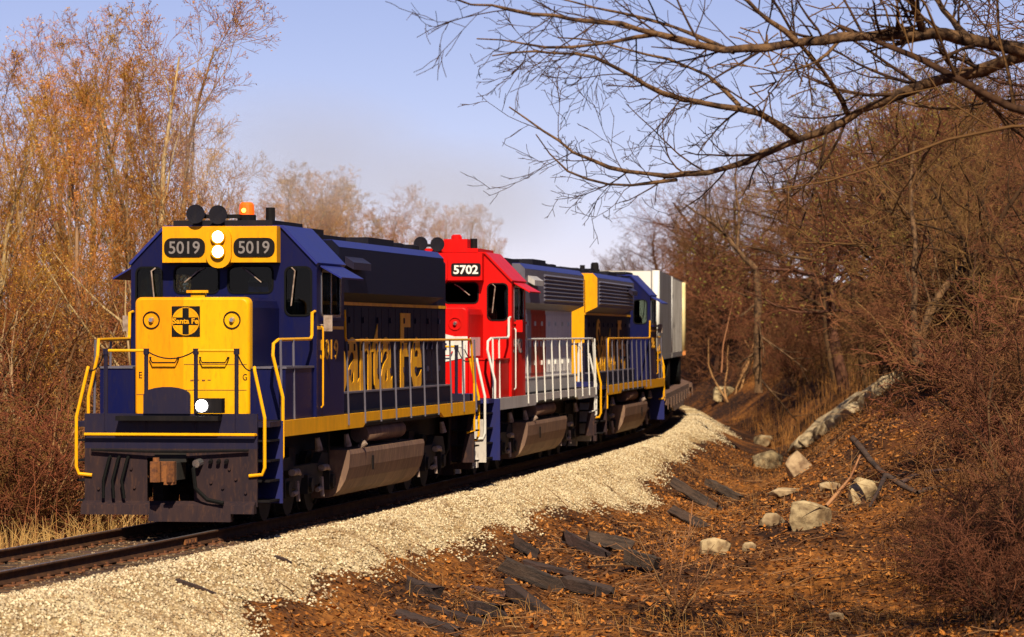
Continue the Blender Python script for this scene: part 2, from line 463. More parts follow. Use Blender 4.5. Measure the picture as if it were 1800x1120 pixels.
def soil_patches(name):
    nt = MATS[name].node_tree; b = nt.nodes['Principled BSDF']; src = b.inputs['Base Color'].links[0].from_socket
    tc = nt.nodes.new('ShaderNodeTexCoord'); n1 = nt.nodes.new('ShaderNodeTexNoise'); n1.inputs['Scale'].default_value = 0.9; n1.inputs['Detail'].default_value = 7; n1.inputs['Roughness'].default_value = .7
    mr = nt.nodes.new('ShaderNodeMapRange'); mr.inputs['From Min'].default_value = .52; mr.inputs['From Max'].default_value = .72; mr.inputs['To Max'].default_value = .75
    mx = nt.nodes.new('ShaderNodeMix'); mx.data_type = 'RGBA'; mx.inputs[7].default_value = (.21, .105, .04, 1)
    nt.links.new(tc.outputs['Object'], n1.inputs['Vector']); nt.links.new(n1.outputs['Fac'], mr.inputs['Value']); nt.links.new(mr.outputs[0], mx.inputs[0])
    nt.links.new(src, mx.inputs[6]); nt.links.new(mx.outputs[2], b.inputs['Base Color'])
soil_patches('ballast_bed')
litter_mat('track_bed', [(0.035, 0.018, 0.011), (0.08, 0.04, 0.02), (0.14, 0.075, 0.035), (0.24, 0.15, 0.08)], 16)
gx = np.concatenate([-np.geomspace(3000, 18, 26), np.arange(-17, 26, 0.3), np.geomspace(27, 3000, 28)])
gy = np.concatenate([-np.geomspace(3000, 30, 14), np.arange(-28, 40, 1.2), np.arange(40, 110, 0.3), np.arange(110, 260, 0.9), np.geomspace(262, 3500, 26)])
GX, GY = np.meshgrid(gx, gy)
gz = tz(GX, GY)
# keep the sheet below the ballast crown
gs, gl_ = track_coords(GX, GY)
gz = gz - 0.10 * (1 - sstep(2.0, 2.6, abs(gl_)))
ground = np_mesh('ground', np.stack([GX.ravel(), GY.ravel(), gz], 1), grid_faces(len(gx), len(gy)), 'litter_ground', smooth=True)
tag(ground, 'brown leaf-littered ground with ditch and hillside around the track', None, None, 'structure')

# ---- ballast: a ribbon that sinks raggedly under the litter at its edges
bs = np.arange(-60, 190, 0.22); bl = np.arange(-4.3, 4.31, 0.1)
BS, BL = np.meshgrid(bs, bl, indexing='ij')
bx, by = along(BS.ravel(), BL.ravel())
bz = tz_sl(BS.ravel(), BL.ravel(), bx, by)
edge = 2.95 + 0.65 * lump(bx * 0.8, by * 0.8) + 0.22 * lump(bx * 4, by * 4)
al = abs(BL.ravel())
_r1 = np.random.RandomState(2)
bz = bz + 0.045 - 0.16 * sstep(edge - 0.5, edge + 0.5, al) + _r1.normal(0, 0.010, len(bz))
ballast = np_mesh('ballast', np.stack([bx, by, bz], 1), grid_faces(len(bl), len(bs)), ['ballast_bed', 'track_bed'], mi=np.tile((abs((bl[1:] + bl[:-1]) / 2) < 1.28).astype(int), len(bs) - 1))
tag(ballast, 'pale cream crushed stone ballast along the track', None, None, 'structure')

# loose stones on the ballast shoulder
def scatter_stones(name, n, pos, size, mt, seed, parent=None):
    rr = np.random.RandomState(seed)
    oct_v = np.array([(1, 0, 0), (-1, 0, 0), (0, 1, 0), (0, -1, 0), (0, 0, 1), (0, 0, -1)], float)
    oct_f = np.array([(0, 2, 4), (2, 1, 4), (1, 3, 4), (3, 0, 4), (2, 0, 5), (1, 2, 5), (3, 1, 5), (0, 3, 5)])
    v = oct_v[None] * rr.uniform(0.6, 1.25, (n, 6, 1)) + rr.normal(0, 0.18, (n, 6, 3))
    ang = rr.uniform(0, 6.28, n); c, s_ = np.cos(ang), np.sin(ang)
    v *= size[:, None, None]; v[:, :, 2] *= 0.75
    x = v[:, :, 0] * c[:, None] - v[:, :, 1] * s_[:, None]; y = v[:, :, 0] * s_[:, None] + v[:, :, 1] * c[:, None]
    v = np.stack([x, y, v[:, :, 2]], 2) + pos[:, None, :]
    f = oct_f[None] + (np.arange(n) * 6)[:, None, None]
    return np_mesh(name, v.reshape(-1, 3), f.reshape(-1, 3), mt, parent, mi=np.repeat(rr.randint(0, len(mt), n), 8))
mat('stone_a', (0.66, 0.52, 0.32), rough=0.9, col2=(0.48, 0.39, 0.26), scale=3, spec=0.2)
mat('stone_b', (0.76, 0.65, 0.44), rough=0.9, col2=(0.56, 0.46, 0.31), scale=3, spec=0.2)
mat('stone_c', (0.40, 0.27, 0.14), rough=0.9, col2=(0.48, 0.38, 0.25), scale=3, spec=0.2)
for _m in ('stone_a', 'stone_b', 'stone_c'): soil_patches(_m)
mat('stone_d', (0.25, 0.17, 0.10), rough=0.9, col2=(0.34, 0.25, 0.16), scale=3, spec=0.2)
mat('stone_e', (0.11, 0.06, 0.032), rough=0.9, col2=(0.2, 0.12, 0.06), scale=3, spec=0.2)
rr = np.random.RandomState(8)
n = 80000
ss = -26 + 120 * rr.uniform(0, 1, n) ** 1.5
ll = rr.uniform(1.25, 3.7, n); 
px_, py_ = along(ss, ll)
ez = 2.95 + 0.65 * lump(px_ * 0.8, py_ * 0.8) + 0.22 * lump(px_ * 4, py_ * 4)
keep = (abs(ll) < ez + rr.uniform(-.6, .35, n))
ss, ll, px_, py_ = ss[keep], ll[keep], px_[keep], py_[keep]
pz = tz_sl(ss, ll, px_, py_) + 0.045 + 0.008
o = scatter_stones('ballast_stones', len(ss), np.stack([px_, py_, pz], 1), rr.uniform(0.014, 0.036, len(ss)), ['stone_a', 'stone_b', 'stone_a', 'stone_b', 'stone_c', 'stone_c', 'stone_d'], 3)
tag(o, 'loose cream ballast stones on the track shoulder', None, None, 'stuff')
s2 = rr.uniform(-26, 30, 7000); l2 = rr.uniform(-1.28, 1.28, 7000); x2, y2 = along(s2, l2)
o = scatter_stones('track_stones', 7000, np.stack([x2, y2, tz_sl(s2, l2, x2, y2) + .05], 1), rr.uniform(.014, .034, 7000), ['stone_e', 'stone_e', 'stone_d'], 4)
tag(o, 'rust-stained stones between the rails', None, None, 'stuff')

# ---- track: rails, ties, plates, joint bars
track = thing('railway_track', 'curving railway track with rusty rails on dark wooden ties', 'railway track')
tag(track, kind='structure'); del track['category']
def rail_mesh(l0):
    prof = [(-.068, -.165), (.068, -.165), (.068, -.150), (.012, -.128), (.010, -.045), (.036, -.034), (.036, -.004), (.028, 0), (-.028, 0), (-.036, -.004),
            (-.036, -.034), (-.010, -.045), (-.012, -.128), (-.068, -.150)]
    s_ = np.arange(-70, 185, 0.5); n = len(s_); k = len(prof)
    v = np.empty((n, k, 3))
    for j, (a, z) in enumerate(prof):
        x, y = along(s_, l0 + a); v[:, j, 0] = x; v[:, j, 1] = y; v[:, j, 2] = z
    i = np.arange(n - 1)[:, None] * k; j = np.arange(k)[None]
    f = np.stack([i + j, i + (j + 1) % k, i + k + (j + 1) % k, i + k + j], 2).reshape(-1, 4)
    mi = np.tile((np.arange(k) == 7).astype(int), n - 1)
    return np_mesh('rail', v.reshape(-1, 3), f, ['rail_side', 'rail_top'], track, mi=mi)
rail_mesh(-0.755); rail_mesh(0.755)
def timber_mesh(name, L_, w, h, rng, rough=0.006, ends=0.03):
    """a sawn timber along x with worn, uneven edges"""
    nx = 9; pts = []
    sec = [(-.5, -.42), (-.42, -.5), (.42, -.5), (.5, -.42), (.5, .42), (.42, .5), (-.42, .5), (-.5, .42)]
    for i in range(nx):
        t = i / (nx - 1) - .5
        for a, c in sec:
            x = t * L_ + (rng.uniform(-ends, ends) if i in (0, nx - 1) else 0)
            pts.append((x, a * w + rng.uniform(-rough, rough), c * h + rng.uniform(-rough, rough)))
    fs = [tuple(range(7, -1, -1)), tuple(range((nx - 1) * 8, nx * 8))]
    for i in range(nx - 1):
        for k in range(8):
            fs.append((i * 8 + k, i * 8 + (k + 1) % 8, (i + 1) * 8 + (k + 1) % 8, (i + 1) * 8 + k))
    m_ = MB(); m_.v = pts; m_.f = fs
    return m_
rng = random.Random(4)
tie_vars = []
for i in range(5):
    o = timber_mesh('tie', 2.62, 0.225, 0.18, rng, 0.007, 0.05).obj('tie', 'tie_wood'); tie_vars.append(o.data); bpy.data.objects.remove(o)
plate = MB().box(-.17, .17, -.09, .09, 0, .018).box(-.13, -.095, -.05, -.02, .018, .05).box(.095, .13, .02, .05, .018, .05)
plate_me = plate.obj('tie_plate', 'rust'); plate_data = plate_me.data; bpy.data.objects.remove(plate_me)
for i in range(205):
    s_ = -24 + i * 0.53 + rng.uniform(-.04, .04)
    x, y, h = path(s_)
    o = bpy.data.objects.new('tie', rng.choice(tie_vars)); COL.objects.link(o); o.parent = track
    o.location = (float(x + rng.uniform(-.06, .06)), float(y), -0.183 - 0.09 + rng.uniform(-.004, .004))
    o.rotation_euler = (0, 0, -float(h) + rng.uniform(-.025, .025))
    if s_ < 22:
        for l0 in (-.755, .755):
            q = bpy.data.objects.new('tie_plate', plate_data); COL.objects.link(q); q.parent = o
            q.location = (l0, 0, 0.093)
for l0, s_ in ((0.755, -1.6), (-0.755, -9.5), (0.755, -13.0)):
    jb = MB().box(.018, .045, -.32, .32, -.125, -.05).box(-.045, -.018, -.32, .32, -.125, -.05)
    for k in range(4):
        for sg in (-1, 1): jb.box(sg * .045 - .014, sg * .045 + .014, -.25 + k * .16 - .02, -.25 + k * .16 + .02, -.105, -.065)
    o = jb.obj('joint_bar', 'rust', track); x, y = along(s_, l0)
    o.location = (float(x), float(y), 0); o.rotation_euler = (0, 0, -float(path(s_)[2]))

# ------------------------------------------------------------------ locomotives
# local frame: x to the side, y back from the front end plate (0) to the rear one (19.1), z over the rail head
LEN = 19.1
def wheelset(truck, yc):
    for sg in (-1, 1):
        w = MB().cyl((sg * .70, yc, .50), (sg * .83, yc, .50), .50, 20).cyl((sg * .66, yc, .50), (sg * .70, yc, .50), .535, 20)
        o = w.obj('wheel', 'truck_black', truck)
    MB().cyl((-.7, yc, .5), (.7, yc, .5), .09, 8).obj('axle', 'truck_black', truck)

def make_truck(loco, yc, light):
    t = MB().box(-.9, .9, yc - .25, yc + .25, .75, 1.1).obj('truck', 'truck_black', loco)
    for sg in (-1, 1):
        a0, a1 = sorted((sg * 1.0, sg * 1.13))
        prof = [(yc - 2.35, .62), (yc - 2.1, .95), (yc - 1.2, .98), (yc - .9, .82), (yc + .9, .82), (yc + 1.2, .98), (yc + 2.1, .95), (yc + 2.35, .62),
                (yc + 2.05, .60), (yc + 1.9, .78), (yc + 1.35, .78), (yc + 1.2, .50), (yc + .5, .44), (yc + .35, .62), (yc - .35, .62), (yc - .5, .44), (yc - 1.2, .50),
                (yc - 1.35, .78), (yc - 1.9, .78), (yc - 2.05, .60)]
        MB().prism(prof, a0, a1, 'x').obj('side_frame', 'truck_black', t)
        for k in (-1.68, 0, 1.68):
            MB().box(a0, a1 + (0 if sg < 0 else .06), yc + k - .16, yc + k + .16, .36, .66).cyl((sg * 1.13, yc + k, .5), (sg * 1.24, yc + k, .5), .12, 10).obj('journal_box', 'truck_black', t)
        for k in (-1.15, 1.1):
            MB().cyl((sg * 1.19, yc + k - .22, .74), (sg * 1.19, yc + k + .22, .74), .055, 10).cyl((sg * 1.19, yc + k + .22, .74), (sg * 1.19, yc + k + .42, .70), .03, 6).obj('brake_cylinder', light, t)
        for k in (-1.0, .85):
            MB().tube([(sg * 1.2, yc + k, .6), (sg * 1.22, yc + k - .02, .28)], .035, 6).tube([(sg * 1.2, yc + k, .42), (sg * 1.2, yc + k - .35, .40)], .04, 6).obj('brake_hanger', light, t)
    for k in (-1.68, 0, 1.68): wheelset(t, yc + k)
    return t

def stair(loco, e, sg, P):
    """corner steps at end e (0 front, 1 rear), side sg"""
    Y = (lambda u: u) if e == 0 else (lambda u: LEN - u)
    def bx(m, x0, x1, u0, u1, z0, z1):
        y0, y1 = sorted((Y(u0), Y(u1))); xa, xb = sorted((sg * x0, sg * x1)); m.box(xa, xb, y0, y1, z0, z1); return m
    w1 = P.get('step_w', 1.52)
    if e == 0:
        s_ = bx(bx(MB(), 1.02, w1, .84, .88, .36, 1.60), 1.0, 1.03, .06, .86, .36, 1.56).obj('stepwell', P['step'], loco)
    else:
        q = [(sg * 1.50, 1.58), (sg * 1.44, 1.58), (sg * 1.24, .40), (sg * 1.50, .40)]
        s_ = bx(MB().prism(q, Y(.88), Y(.84), 'y'), 1.0, 1.03, .06, .86, .36, 1.56).obj('stepwell', P.get('step_rear', 'pilot_black'), loco)
    for k in range(4):
        bx(MB(), 1.05, 1.48, .14, .82, .40 + k * .30, .43 + k * .30).obj('step', 'black', s_)
    return s_

def end_plate(loco, e, P, main):
    Y = (lambda u: u) if e == 0 else (lambda u: LEN - u)
    def bx(m, x0, x1, u0, u1, z0, z1):
        y0, y1 = sorted((Y(u0), Y(u1))); m.box(x0, x1, y0, y1, z0, z1); return m
    p = bx(MB(), -1.32, 1.32, 0, .06, 1.20, 1.72)
    bx(p, -1.5, 1.5, .062, .9, 1.52, 1.60)
    p = p.obj('end_sill', P['pilot_top'], loco)
    q = MB()
    pw = P.get('plate', 1.32) if e == 0 else 1.32
    for a, b_ in ((-pw, -.36), (.36, pw)):
        q.prism([(a, 1.20), (b_, 1.20), (b_, .34 if b_ > 0 else .30), (a, .30 if a < 0 else .34)], *sorted((Y(.0), Y(.05))), 'y')
    q.prism([(-.36, 1.20), (.36, 1.20), (.36, 1.06), (-.36, 1.06)], *sorted((Y(0), Y(.05))), 'y')
    pl = q.obj('pilot', P['pilot'], loco)
    # flared lower lip
    f = MB()
    for a, b_, z1 in ((-1.34, -.30, .22), (-.30, .95, .12), (.95, 1.30, .24)):
        n0 = len(f.v)
        for x in (a, b_):
            f.v += [(x, Y(.0), .42), (x, Y(-.14), .36), (x, Y(-.16), z1), (x, Y(.04), z1), (x, Y(.04), .42)]
        f.f += [(n0 + i, n0 + (i + 1) % 5, n0 + 5 + (i + 1) % 5, n0 + 5 + i) for i in range(5)] + [tuple(n0 + i for i in range(5)), tuple(n0 + 9 - i for i in range(5))]
    f.obj('plow_lip', P['pilot'], loco)
    # coupler
    c = MB(); bx(c, -.16, .16, -.25, .3, .74, 1.0)
    cp = bx(c, -.24, .24, -.02, .10, 1.0, 1.15).obj('coupler', 'truck_black', loco)
    k = MB().prism([(-.17, Y(-.25)), (-.20, Y(-.46)), (-.17, Y(-.56)), (-.07, Y(-.60)), (-.03, Y(-.52)), (-.04, Y(-.40)), (.05, Y(-.40)), (.07, Y(-.52)), (.13, Y(-.56)), (.17, Y(-.46)), (.15, Y(-.25))], .72, 1.02, 'z')
    k.cyl((-.1, Y(-.48), 1.02), (-.1, Y(-.48), 1.08), .05, 10).box(.02, .16, min(Y(-.5), Y(-.3)), max(Y(-.5), Y(-.3)), .68, .72)
    k.obj('knuckle', 'rust', cp)
    # cut lever, grab bar
    MB().tube([(-1.2, Y(-.06), 1.18), (-.3, Y(-.10), 1.16), (.3, Y(-.10), 1.16), (1.2, Y(-.06), 1.18)], .022, 6).obj('uncoupling_lever', 'black', loco)
    MB().tube([(-1.30, Y(-.01), 1.41), (-1.30, Y(-.09), 1.41), (1.30, Y(-.09), 1.41), (1.30, Y(-.01), 1.41)], .024, 6).obj('grab_bar', P['pipe'], loco)
    # hoses
    for i, x in enumerate((-1.0, -.86, -.72)):
        MB().tube([(x + .08, Y(-.02), 1.08), (x + .08, Y(-.09), 1.05), (x, Y(-.12), .72), (x + .02 * i, Y(-.12), .46)], .024, 6).obj('brake_hose', 'rubber', loco)
    MB().tube([(.42, Y(-.04), .98), (.38, Y(-.14), .9), (.42, Y(-.17), .62), (.60, Y(-.18), .45), (.85, Y(-.18), .40)], .032, 7).obj('brake_hose', 'rubber', loco)
    MB().cyl((.45, Y(-.0), 1.0), (.42, Y(-.14), .98), .06, 10).obj('hose_valve', 'chrome', loco)
    h = MB()
    for x, z in ((.62, .7), (.8, .62), (1.0, .75), (.9, .9), (-1.1, .6), (-.55, .62), (1.15, .55), (-.6, .9)): h.cyl((x, Y(.0), z), (x, Y(-.03), z), .022, 6)
    h.obj('bolt_heads', P['pilot'], pl)
    if main:
        for x in (.62, .74, .86):
            MB().cyl((x, Y(0), 1.03), (x, Y(-.08), 1.0), .03, 6).obj('hose_bracket', 'black', loco)
    # platform fittings
    sh = MB(); bx(sh, -.78, .78, -.26, 0, 1.62, 1.69); sh.obj('anticlimber', 'black', loco)
    arch = [(-.41, 1.72), (.30, 1.72)] + [(-.055 + .355 * math.cos(R(a)), 2.0 + .12 * math.sin(R(a))) for a in range(0, 181, 20)]
    MB().prism(arch, *sorted((Y(-.04), Y(.02))), 'y').obj('drop_step', P['pilot_top'], loco)
    if main:
        bxm = MB(); bx(bxm, .40, .80, -.10, .12, 1.73, 1.95); b_ = bxm.obj('lamp_box', 'black', loco)
        MB().cyl((.50, Y(-.10), 1.84), (.50, Y(-.125), 1.84), .092, 18).obj('lens', 'ditch_lamp', b_)
    # end railing
    for x in (-1.0, -.38, .38, 1.0):
        MB().cyl((x, Y(.02), 1.45), (x, Y(.02), 2.62), .032, 8).cyl((x, Y(.02), 2.60), (x, Y(.02), 2.69), .045, 8).obj('railing_post', P['post_end'], loco)
    for a, b_ in ((-1.0, -.38), (.38, 1.0)):
        MB().cyl((a, Y(.02), 2.66), (b_, Y(.02), 2.66), .022, 8).obj('railing_bar', P['pipe'], loco)
    for a, b_, za, zb in ((-.38, .38, 2.66, 2.66), (1.0, 1.27, 2.66, 2.38), (-1.27, -1.0, 2.38, 2.66)):
        pts = [(a + (b_ - a) * t, Y(.0), za + (zb - za) * t - .12 * (1 - (2 * t - 1) ** 2)) for t in [i / 8 for i in range(9)]]
        MB().tube(pts, .011, 5).obj('safety_chain', 'black', loco)
    for sg in (-1, 1):
        MB().tube([(sg * 1.20, Y(-.02), .80), (sg * 1.40, Y(-.03), .82), (sg * 1.44, Y(-.03), .92), (sg * 1.44, Y(-.03), 1.66), (sg * 1.28, Y(0), 2.36), (sg * 1.27, Y(.02), 2.42)], .026, 8).obj('stair_handrail', P['pipe'], loco)
        stair(loco, e, sg, P)

def side_railing(loco, sg, P, us, z_top, u_from, u_to):
    pts = [(sg * 1.36, .90, .98), (sg * 1.48, .90, .98), (sg * 1.51, .90, 1.06), (sg * 1.51, .90, 1.95), (sg * 1.36, .88, 2.58), (sg * 1.36, .92, 2.76), (sg * 1.40, 1.08, 2.82),
           (sg * 1.46, 3.12, 2.83), (sg * 1.47, 3.18, 2.88), (sg * 1.47, 3.20, 3.24), (sg * 1.47, 3.40, 3.26)]
    MB().tube(pts, .026, 8).obj('stair_handrail', P['pipe'], loco)
    for u in (1.05, 1.95): MB().cyl((sg * 1.46, u, 1.42), (sg * 1.44, u, 2.82), .02, 7).obj('railing_post', P['post'], loco)
    pts = [(sg * 1.50, u_from, 3.3), (sg * 1.50, u_from + .05, 2.86), (sg * 1.50, u_from + .15, z_top), (sg * 1.50, u_to - .1, z_top), (sg * 1.50, u_to, z_top - .08), (sg * 1.51, LEN - .93, 1.95),
           (sg * 1.51, LEN - .90, 1.02), (sg * 1.36, LEN - .90, .98)]
    MB().tube(pts, .022, 8).obj('side_handrail', P['pipe_side'], loco)
    for u in us: MB().cyl((sg * 1.54, u, 1.42), (sg * 1.50, u, z_top), .017, 7).obj('railing_post', P['post'], loco)

def headlight_case(loco, P, body_mat, style):
    c = MB().box(-.92, .92, 3.12, 3.42, 4.03, 4.60)
    cap = rrect(0, 4.27, .40, .66, .19, 6)
    c.prism(cap, 3.06, 3.40, 'y')
    case = c.obj('headlight_case', body_mat, loco)
    for z in (4.43, 4.20):
        MB().ring(circ(0, z, .115), circ(0, z, .092), 3.00, 3.08, 'y').obj('lamp_ring', P['case_ring'], case)
        MB().prism(circ(0, z, .092), 3.035, 3.06, 'y').obj('lens', 'lamp' if style == 'lit' else 'chrome', case)
    return case

def make_loco(name, label, s0, flip, P):
    """s0: track position of the end nearer the camera"""
    pa, pb = path(s0 + 3.5), path(s0 + LEN - 3.5)
    ang = math.atan2(pb[0] - pa[0], pb[1] - pa[1])
    f = Vector((math.sin(ang), math.cos(ang), 0))
    near = Vector((float(pa[0]), float(pa[1]), 0)) - f * 3.5
    if flip: loc, rz = near + f * LEN, -ang + math.pi
    else: loc, rz = near, -ang
    L = thing(name, label, 'locomotive', loc, rz)
    # frame
    fr = MB().box(-1.42, 1.42, .9, 18.2, 1.36, 1.585)
    fr.box(-.7, .7, .3, 18.8, .95, 1.36)
    fr.obj('underframe', 'truck_black', L)
    for sg in (-1, 1):
        a0, a1 = sorted((sg * 1.47, sg * 1.53))
        MB().prism([(.885, 1.60), (18.215, 1.60), (18.215, 1.36), (14.7, 1.36), (14.4, 1.45), (7.3, 1.45), (7.0, 1.36), (.885, 1.36)], a0, a1, 'x').obj('side_sill', P['sill'], L)
    MB().box(-1.46, 1.46, .91, 18.19, 1.586, 1.604).obj('walkway', P['deck'], L)
    end_plate(L, 0, P, P.get('main', False)); end_plate(L, 1, P, False)
    # low nose
    top = 3.47
    prof = [(-.90, 1.605), (.90, 1.605), (.90, top - .16), (.86, top - .05), (.76, top), (-.76, top), (-.86, top - .05), (-.90, top - .16)]
    MB().prism(prof, 1.52, 3.39, 'y').obj('nose', P['nose_side'], L)
    r0 = rrect(0, (1.61 + top) / 2, 1.80, top - 1.61, .10, 5)
    nf = MB(); n = len(r0)
    rings = [(1.0, 1.522), (1.0, 1.38), (.985, 1.33), (.955, 1.305)]
    cz = (1.61 + top) / 2
    for sc, y in rings: nf.v += [(p[0] * sc, y, cz + (p[1] - cz) * sc) for p in r0]
    for i in range(len(rings) - 1): nf.f += [(i * n + k, i * n + (k + 1) % n, (i + 1) * n + (k + 1) % n, (i + 1) * n + k) for k in range(n)]
    nf.f += [tuple(range((len(rings) - 1) * n, len(rings) * n))]
    nose = nf.obj('nose_front', P['nose'], L, smooth=True)
    for x in (-.63, .63):
        MB().ring(circ(x, 3.12, .135), circ(x, 3.12, .118), 1.288, 1.31, 'y').obj('marker_ring', P['nose_ring'], nose)
        MB().cyl((x, 1.307, 3.12), (x, 1.25, 3.12), .052, 12, .03).obj('marker_lamp', 'chrome', nose)
    for x in (-.42, .36):
        MB().tube([(x - .22, 1.30, 2.55), (x - .22, 1.24, 2.55), (x - .26 + .08, 1.23, 2.47), (x + .18, 1.23, 2.47), (x + .22, 1.24, 2.55), (x + .22, 1.30, 2.55)], .012, 6).obj('grab_iron', P['nose_ring'], nose)
    MB().box(-.16, .06, 1.9, 2.0, top, top + .10).box(-.22, .12, 1.86, 1.90, top + .07, top + .11).obj('nose_latch', P['nose'] if P.get('main') else P['nose_side'], L)
    for sg in (-1, 1):
        a0, a1 = sorted((sg * .905, sg * 1.45))
        MB().box(a0, a1, 1.35, 3.39, 1.605, 2.38).obj('equipment_box', P['box'], L)
        MB().box(min(sg * .93, sg * 1.47), max(sg * .93, sg * 1.47), 1.33, 3.38, 2.38, 2.41).obj('box_lid', P['box_lid'], L)
    # cab shell with real openings
    outl = [(-1.5, 1.605), (1.5, 1.605), (1.5, 4.03), (.95, 4.60), (-.95, 4.60), (-1.5, 4.03)]
    wf = [rrect(-.435, 3.765, .70, .40, .09), rrect(.435, 3.765, .70, .40, .09), rrect(-1.205, 3.58, .40, .74, .10), rrect(1.205, 3.58, .40, .74, .10)]
    cabf = MB().wall(outl, wf, 3.40, 3.45, 'y').obj('cab_front', P['cab'], L)
    def gasket_pane(par, cx, cz, w, h, r, y, axis='y'):
        MB().ring(rrect(cx, cz, w + .05, h + .05, r + .02), rrect(cx, cz, w - .005, h - .005, r), y - .012 if axis == 'y' else y - .012, y + .012, axis).obj('window_gasket', 'rubber', par)
        MB().prism(rrect(cx, cz, w, h, r), y + .02, y + .026, axis).obj('pane', 'glass', par)
    for cx, cz, w, h in ((-.435, 3.765, .70, .40), (.435, 3.765, .70, .40), (-1.205, 3.58, .40, .74), (1.205, 3.58, .40, .74)):
        gasket_pane(cabf, cx, cz, w, h, .09, 3.398)
    wr = [rrect(-1.22, 3.55, .36, .66, .09), rrect(1.22, 3.55, .36, .66, .09)]
    cabr = MB().wall(outl, wr, 5.50, 5.55, 'y').obj('cab_rear', P['cab'], L)
    for cx in (-1.22, 1.22):
        MB().ring(rrect(cx, 3.55, .41, .71, .11), rrect(cx, 3.55, .355, .655, .09), 5.545, 5.562, 'y').obj('window_gasket', 'rubber', cabr)
        MB().prism(rrect(cx, 3.55, .36, .66, .09), 5.52, 5.526, 'y').obj('pane', 'glass_clear', cabr)
    for sg in (-1, 1):
        a = sg * 1.5
        sd = MB().wall([(3.452, 1.605), (5.498, 1.605), (5.498, 4.02), (3.452, 4.02)], [rrect(4.5, 3.55, 1.45, .70, .08)], a - sg * .05, a, 'x').obj('cab_side', P['cab'], L)
        MB().ring(rrect(4.5, 3.55, 1.52, .77, .09), rrect(4.5, 3.55, 1.42, .67, .07), a - .012, a + .012, 'x').box(min(a - .01, a + .01), max(a - .01, a + .01), 4.48, 4.53, 3.21, 3.89).obj('window_gasket', 'chrome', sd)
        MB().prism(rrect(4.5, 3.55, 1.44, .69, .07), a - sg * .028, a - sg * .022, 'x').obj('pane', 'glass', sd)
        MB().box(min(sg * 1.5, sg * 1.58), max(sg * 1.5, sg * 1.58), 3.8, 5.2, 3.12, 3.17).obj('arm_rest', P['cab'], sd)
        aw = MB(); aw.v = [(sg * 1.5, 3.62, 4.00), (sg * 1.5, 5.38, 4.00), (sg * 1.86, 5.38, 3.80), (sg * 1.86, 3.62, 3.80), (sg * 1.5, 3.62, 3.975), (sg * 1.5, 5.38, 3.975), (sg * 1.85, 5.38, 3.775), (sg * 1.85, 3.62, 3.775)]
        aw.f = [(0, 1, 2, 3), (7, 6, 5, 4), (0, 3, 7, 4), (1, 5, 6, 2), (3, 2, 6, 7), (0, 4, 5, 1)]
        aw.obj('awning', P['roof'], L)
        MB().tube([(sg * 1.5, 3.7, 3.05), (sg * 1.62, 3.66, 3.05)], .012, 5).box(min(sg * 1.56, sg * 1.70), max(sg * 1.56, sg * 1.70), 3.64, 3.66, 2.95, 3.2).obj('mirror', P['mirror'], L)
        MB().tube([(sg * 1.53, 3.60, 1.75), (sg * 1.56, 3.60, 1.78), (sg * 1.56, 3.60, 3.0), (sg * 1.53, 3.60, 3.03)], .015, 6).obj('grab_iron', P['pipe_side'], L)
        MB().tube([(sg * 1.1, 3.39, 3.95), (sg * 1.16, 3.36, 3.9), (sg * 1.10, 3.35, 3.35)], .013, 5).obj('wiper', 'steel_light', L)
        MB().tube([(sg * .30, 3.39, 3.95), (sg * .40, 3.35, 3.9), (sg * .62, 3.35, 3.72)], .012, 5).obj('wiper', 'steel_light', L)
    # cab roof
    ro = [(-1.53, 4.03), (-.96, 4.62), (.96, 4.62), (1.53, 4.03), (1.50, 4.0), (.94, 4.58), (-.94, 4.58), (-1.50, 4.0)]
    MB().prism(ro, 3.36, 5.58, 'y').obj('cab_roof', P['roof'], L)
    MB().box(-.80, .80, 3.35, 5.6, 4.622, 4.70).obj('roof_hatch', 'dark_roof' if P.get('main') or flip else P['cab'], L)
    # cab interior
    MB().box(-1.44, 1.44, 3.46, 5.49, 2.75, 2.80).box(-1.1, -.5, 3.6, 4.0, 2.80, 3.35).box(.5, 1.15, 3.5, 3.75, 2.80, 3.50).box(-.2, .2, 4.6, 5.0, 2.8, 3.6).obj('cab_interior', 'interior', L)
    if P.get('main'):
        bxo = MB().box(.38, .70, 3.50, 3.62, 3.50, 3.72).obj('carton', 'card_blue', L)
        MB().prism([(.37, 3.722), (.69, 3.722), (.62, 3.76), (.52, 3.78), (.42, 3.81)], 3.49, 3.63, 'y').obj('paper', 'paper', bxo)
    case = headlight_case(L, P, P['case'], 'lit' if P.get('main') else 'off')
    num = P['number']
    if P['boards'] == 'wide':
        for x in (-.56, .56):
            MB().prism(rrect(x, 4.265, .66, .30, .12, 5), 3.105, 3.13, 'y').obj('number_board', 'black', case)
            text(num, 'number', 'digit', case, (x, 4.265, .50, .20), 'front', 3.096, 0.012)
    else:
        for x in (-.58, .58):
            MB().prism(rrect(x, 4.25, .62, .27, .05, 4), 3.105, 3.13, 'y').obj('number_board', 'black', case)
            text(num, 'number', 'digit_white', case, (x, 4.25, .52, .19), 'front', 3.096, 0.03)
    # hood
    prof = [(-.93, 1.605), (.93, 1.605), (.93, 4.28), (.82, 4.42), (-.82, 4.42), (-.93, 4.28)]
    hood = MB().prism(prof, 5.57, 18.25, 'y').obj('long_hood', P['hood'], L)
    if P['hood_end'] != P['hood']:
        MB().prism([(p[0] * 1.004, p[1] if p[1] < 2 else p[1] + .004) for p in prof], 18.252, 18.29, 'y').obj('hood_end', P['hood_end'], L)
    u0, u1, hw = P['bulge']
    bp = [(-.94, 3.46), (.94, 3.46), (hw, 3.60), (hw, 4.34), (hw - .12, 4.46), (-hw + .12, 4.46), (-hw, 4.34), (-hw, 3.60)]
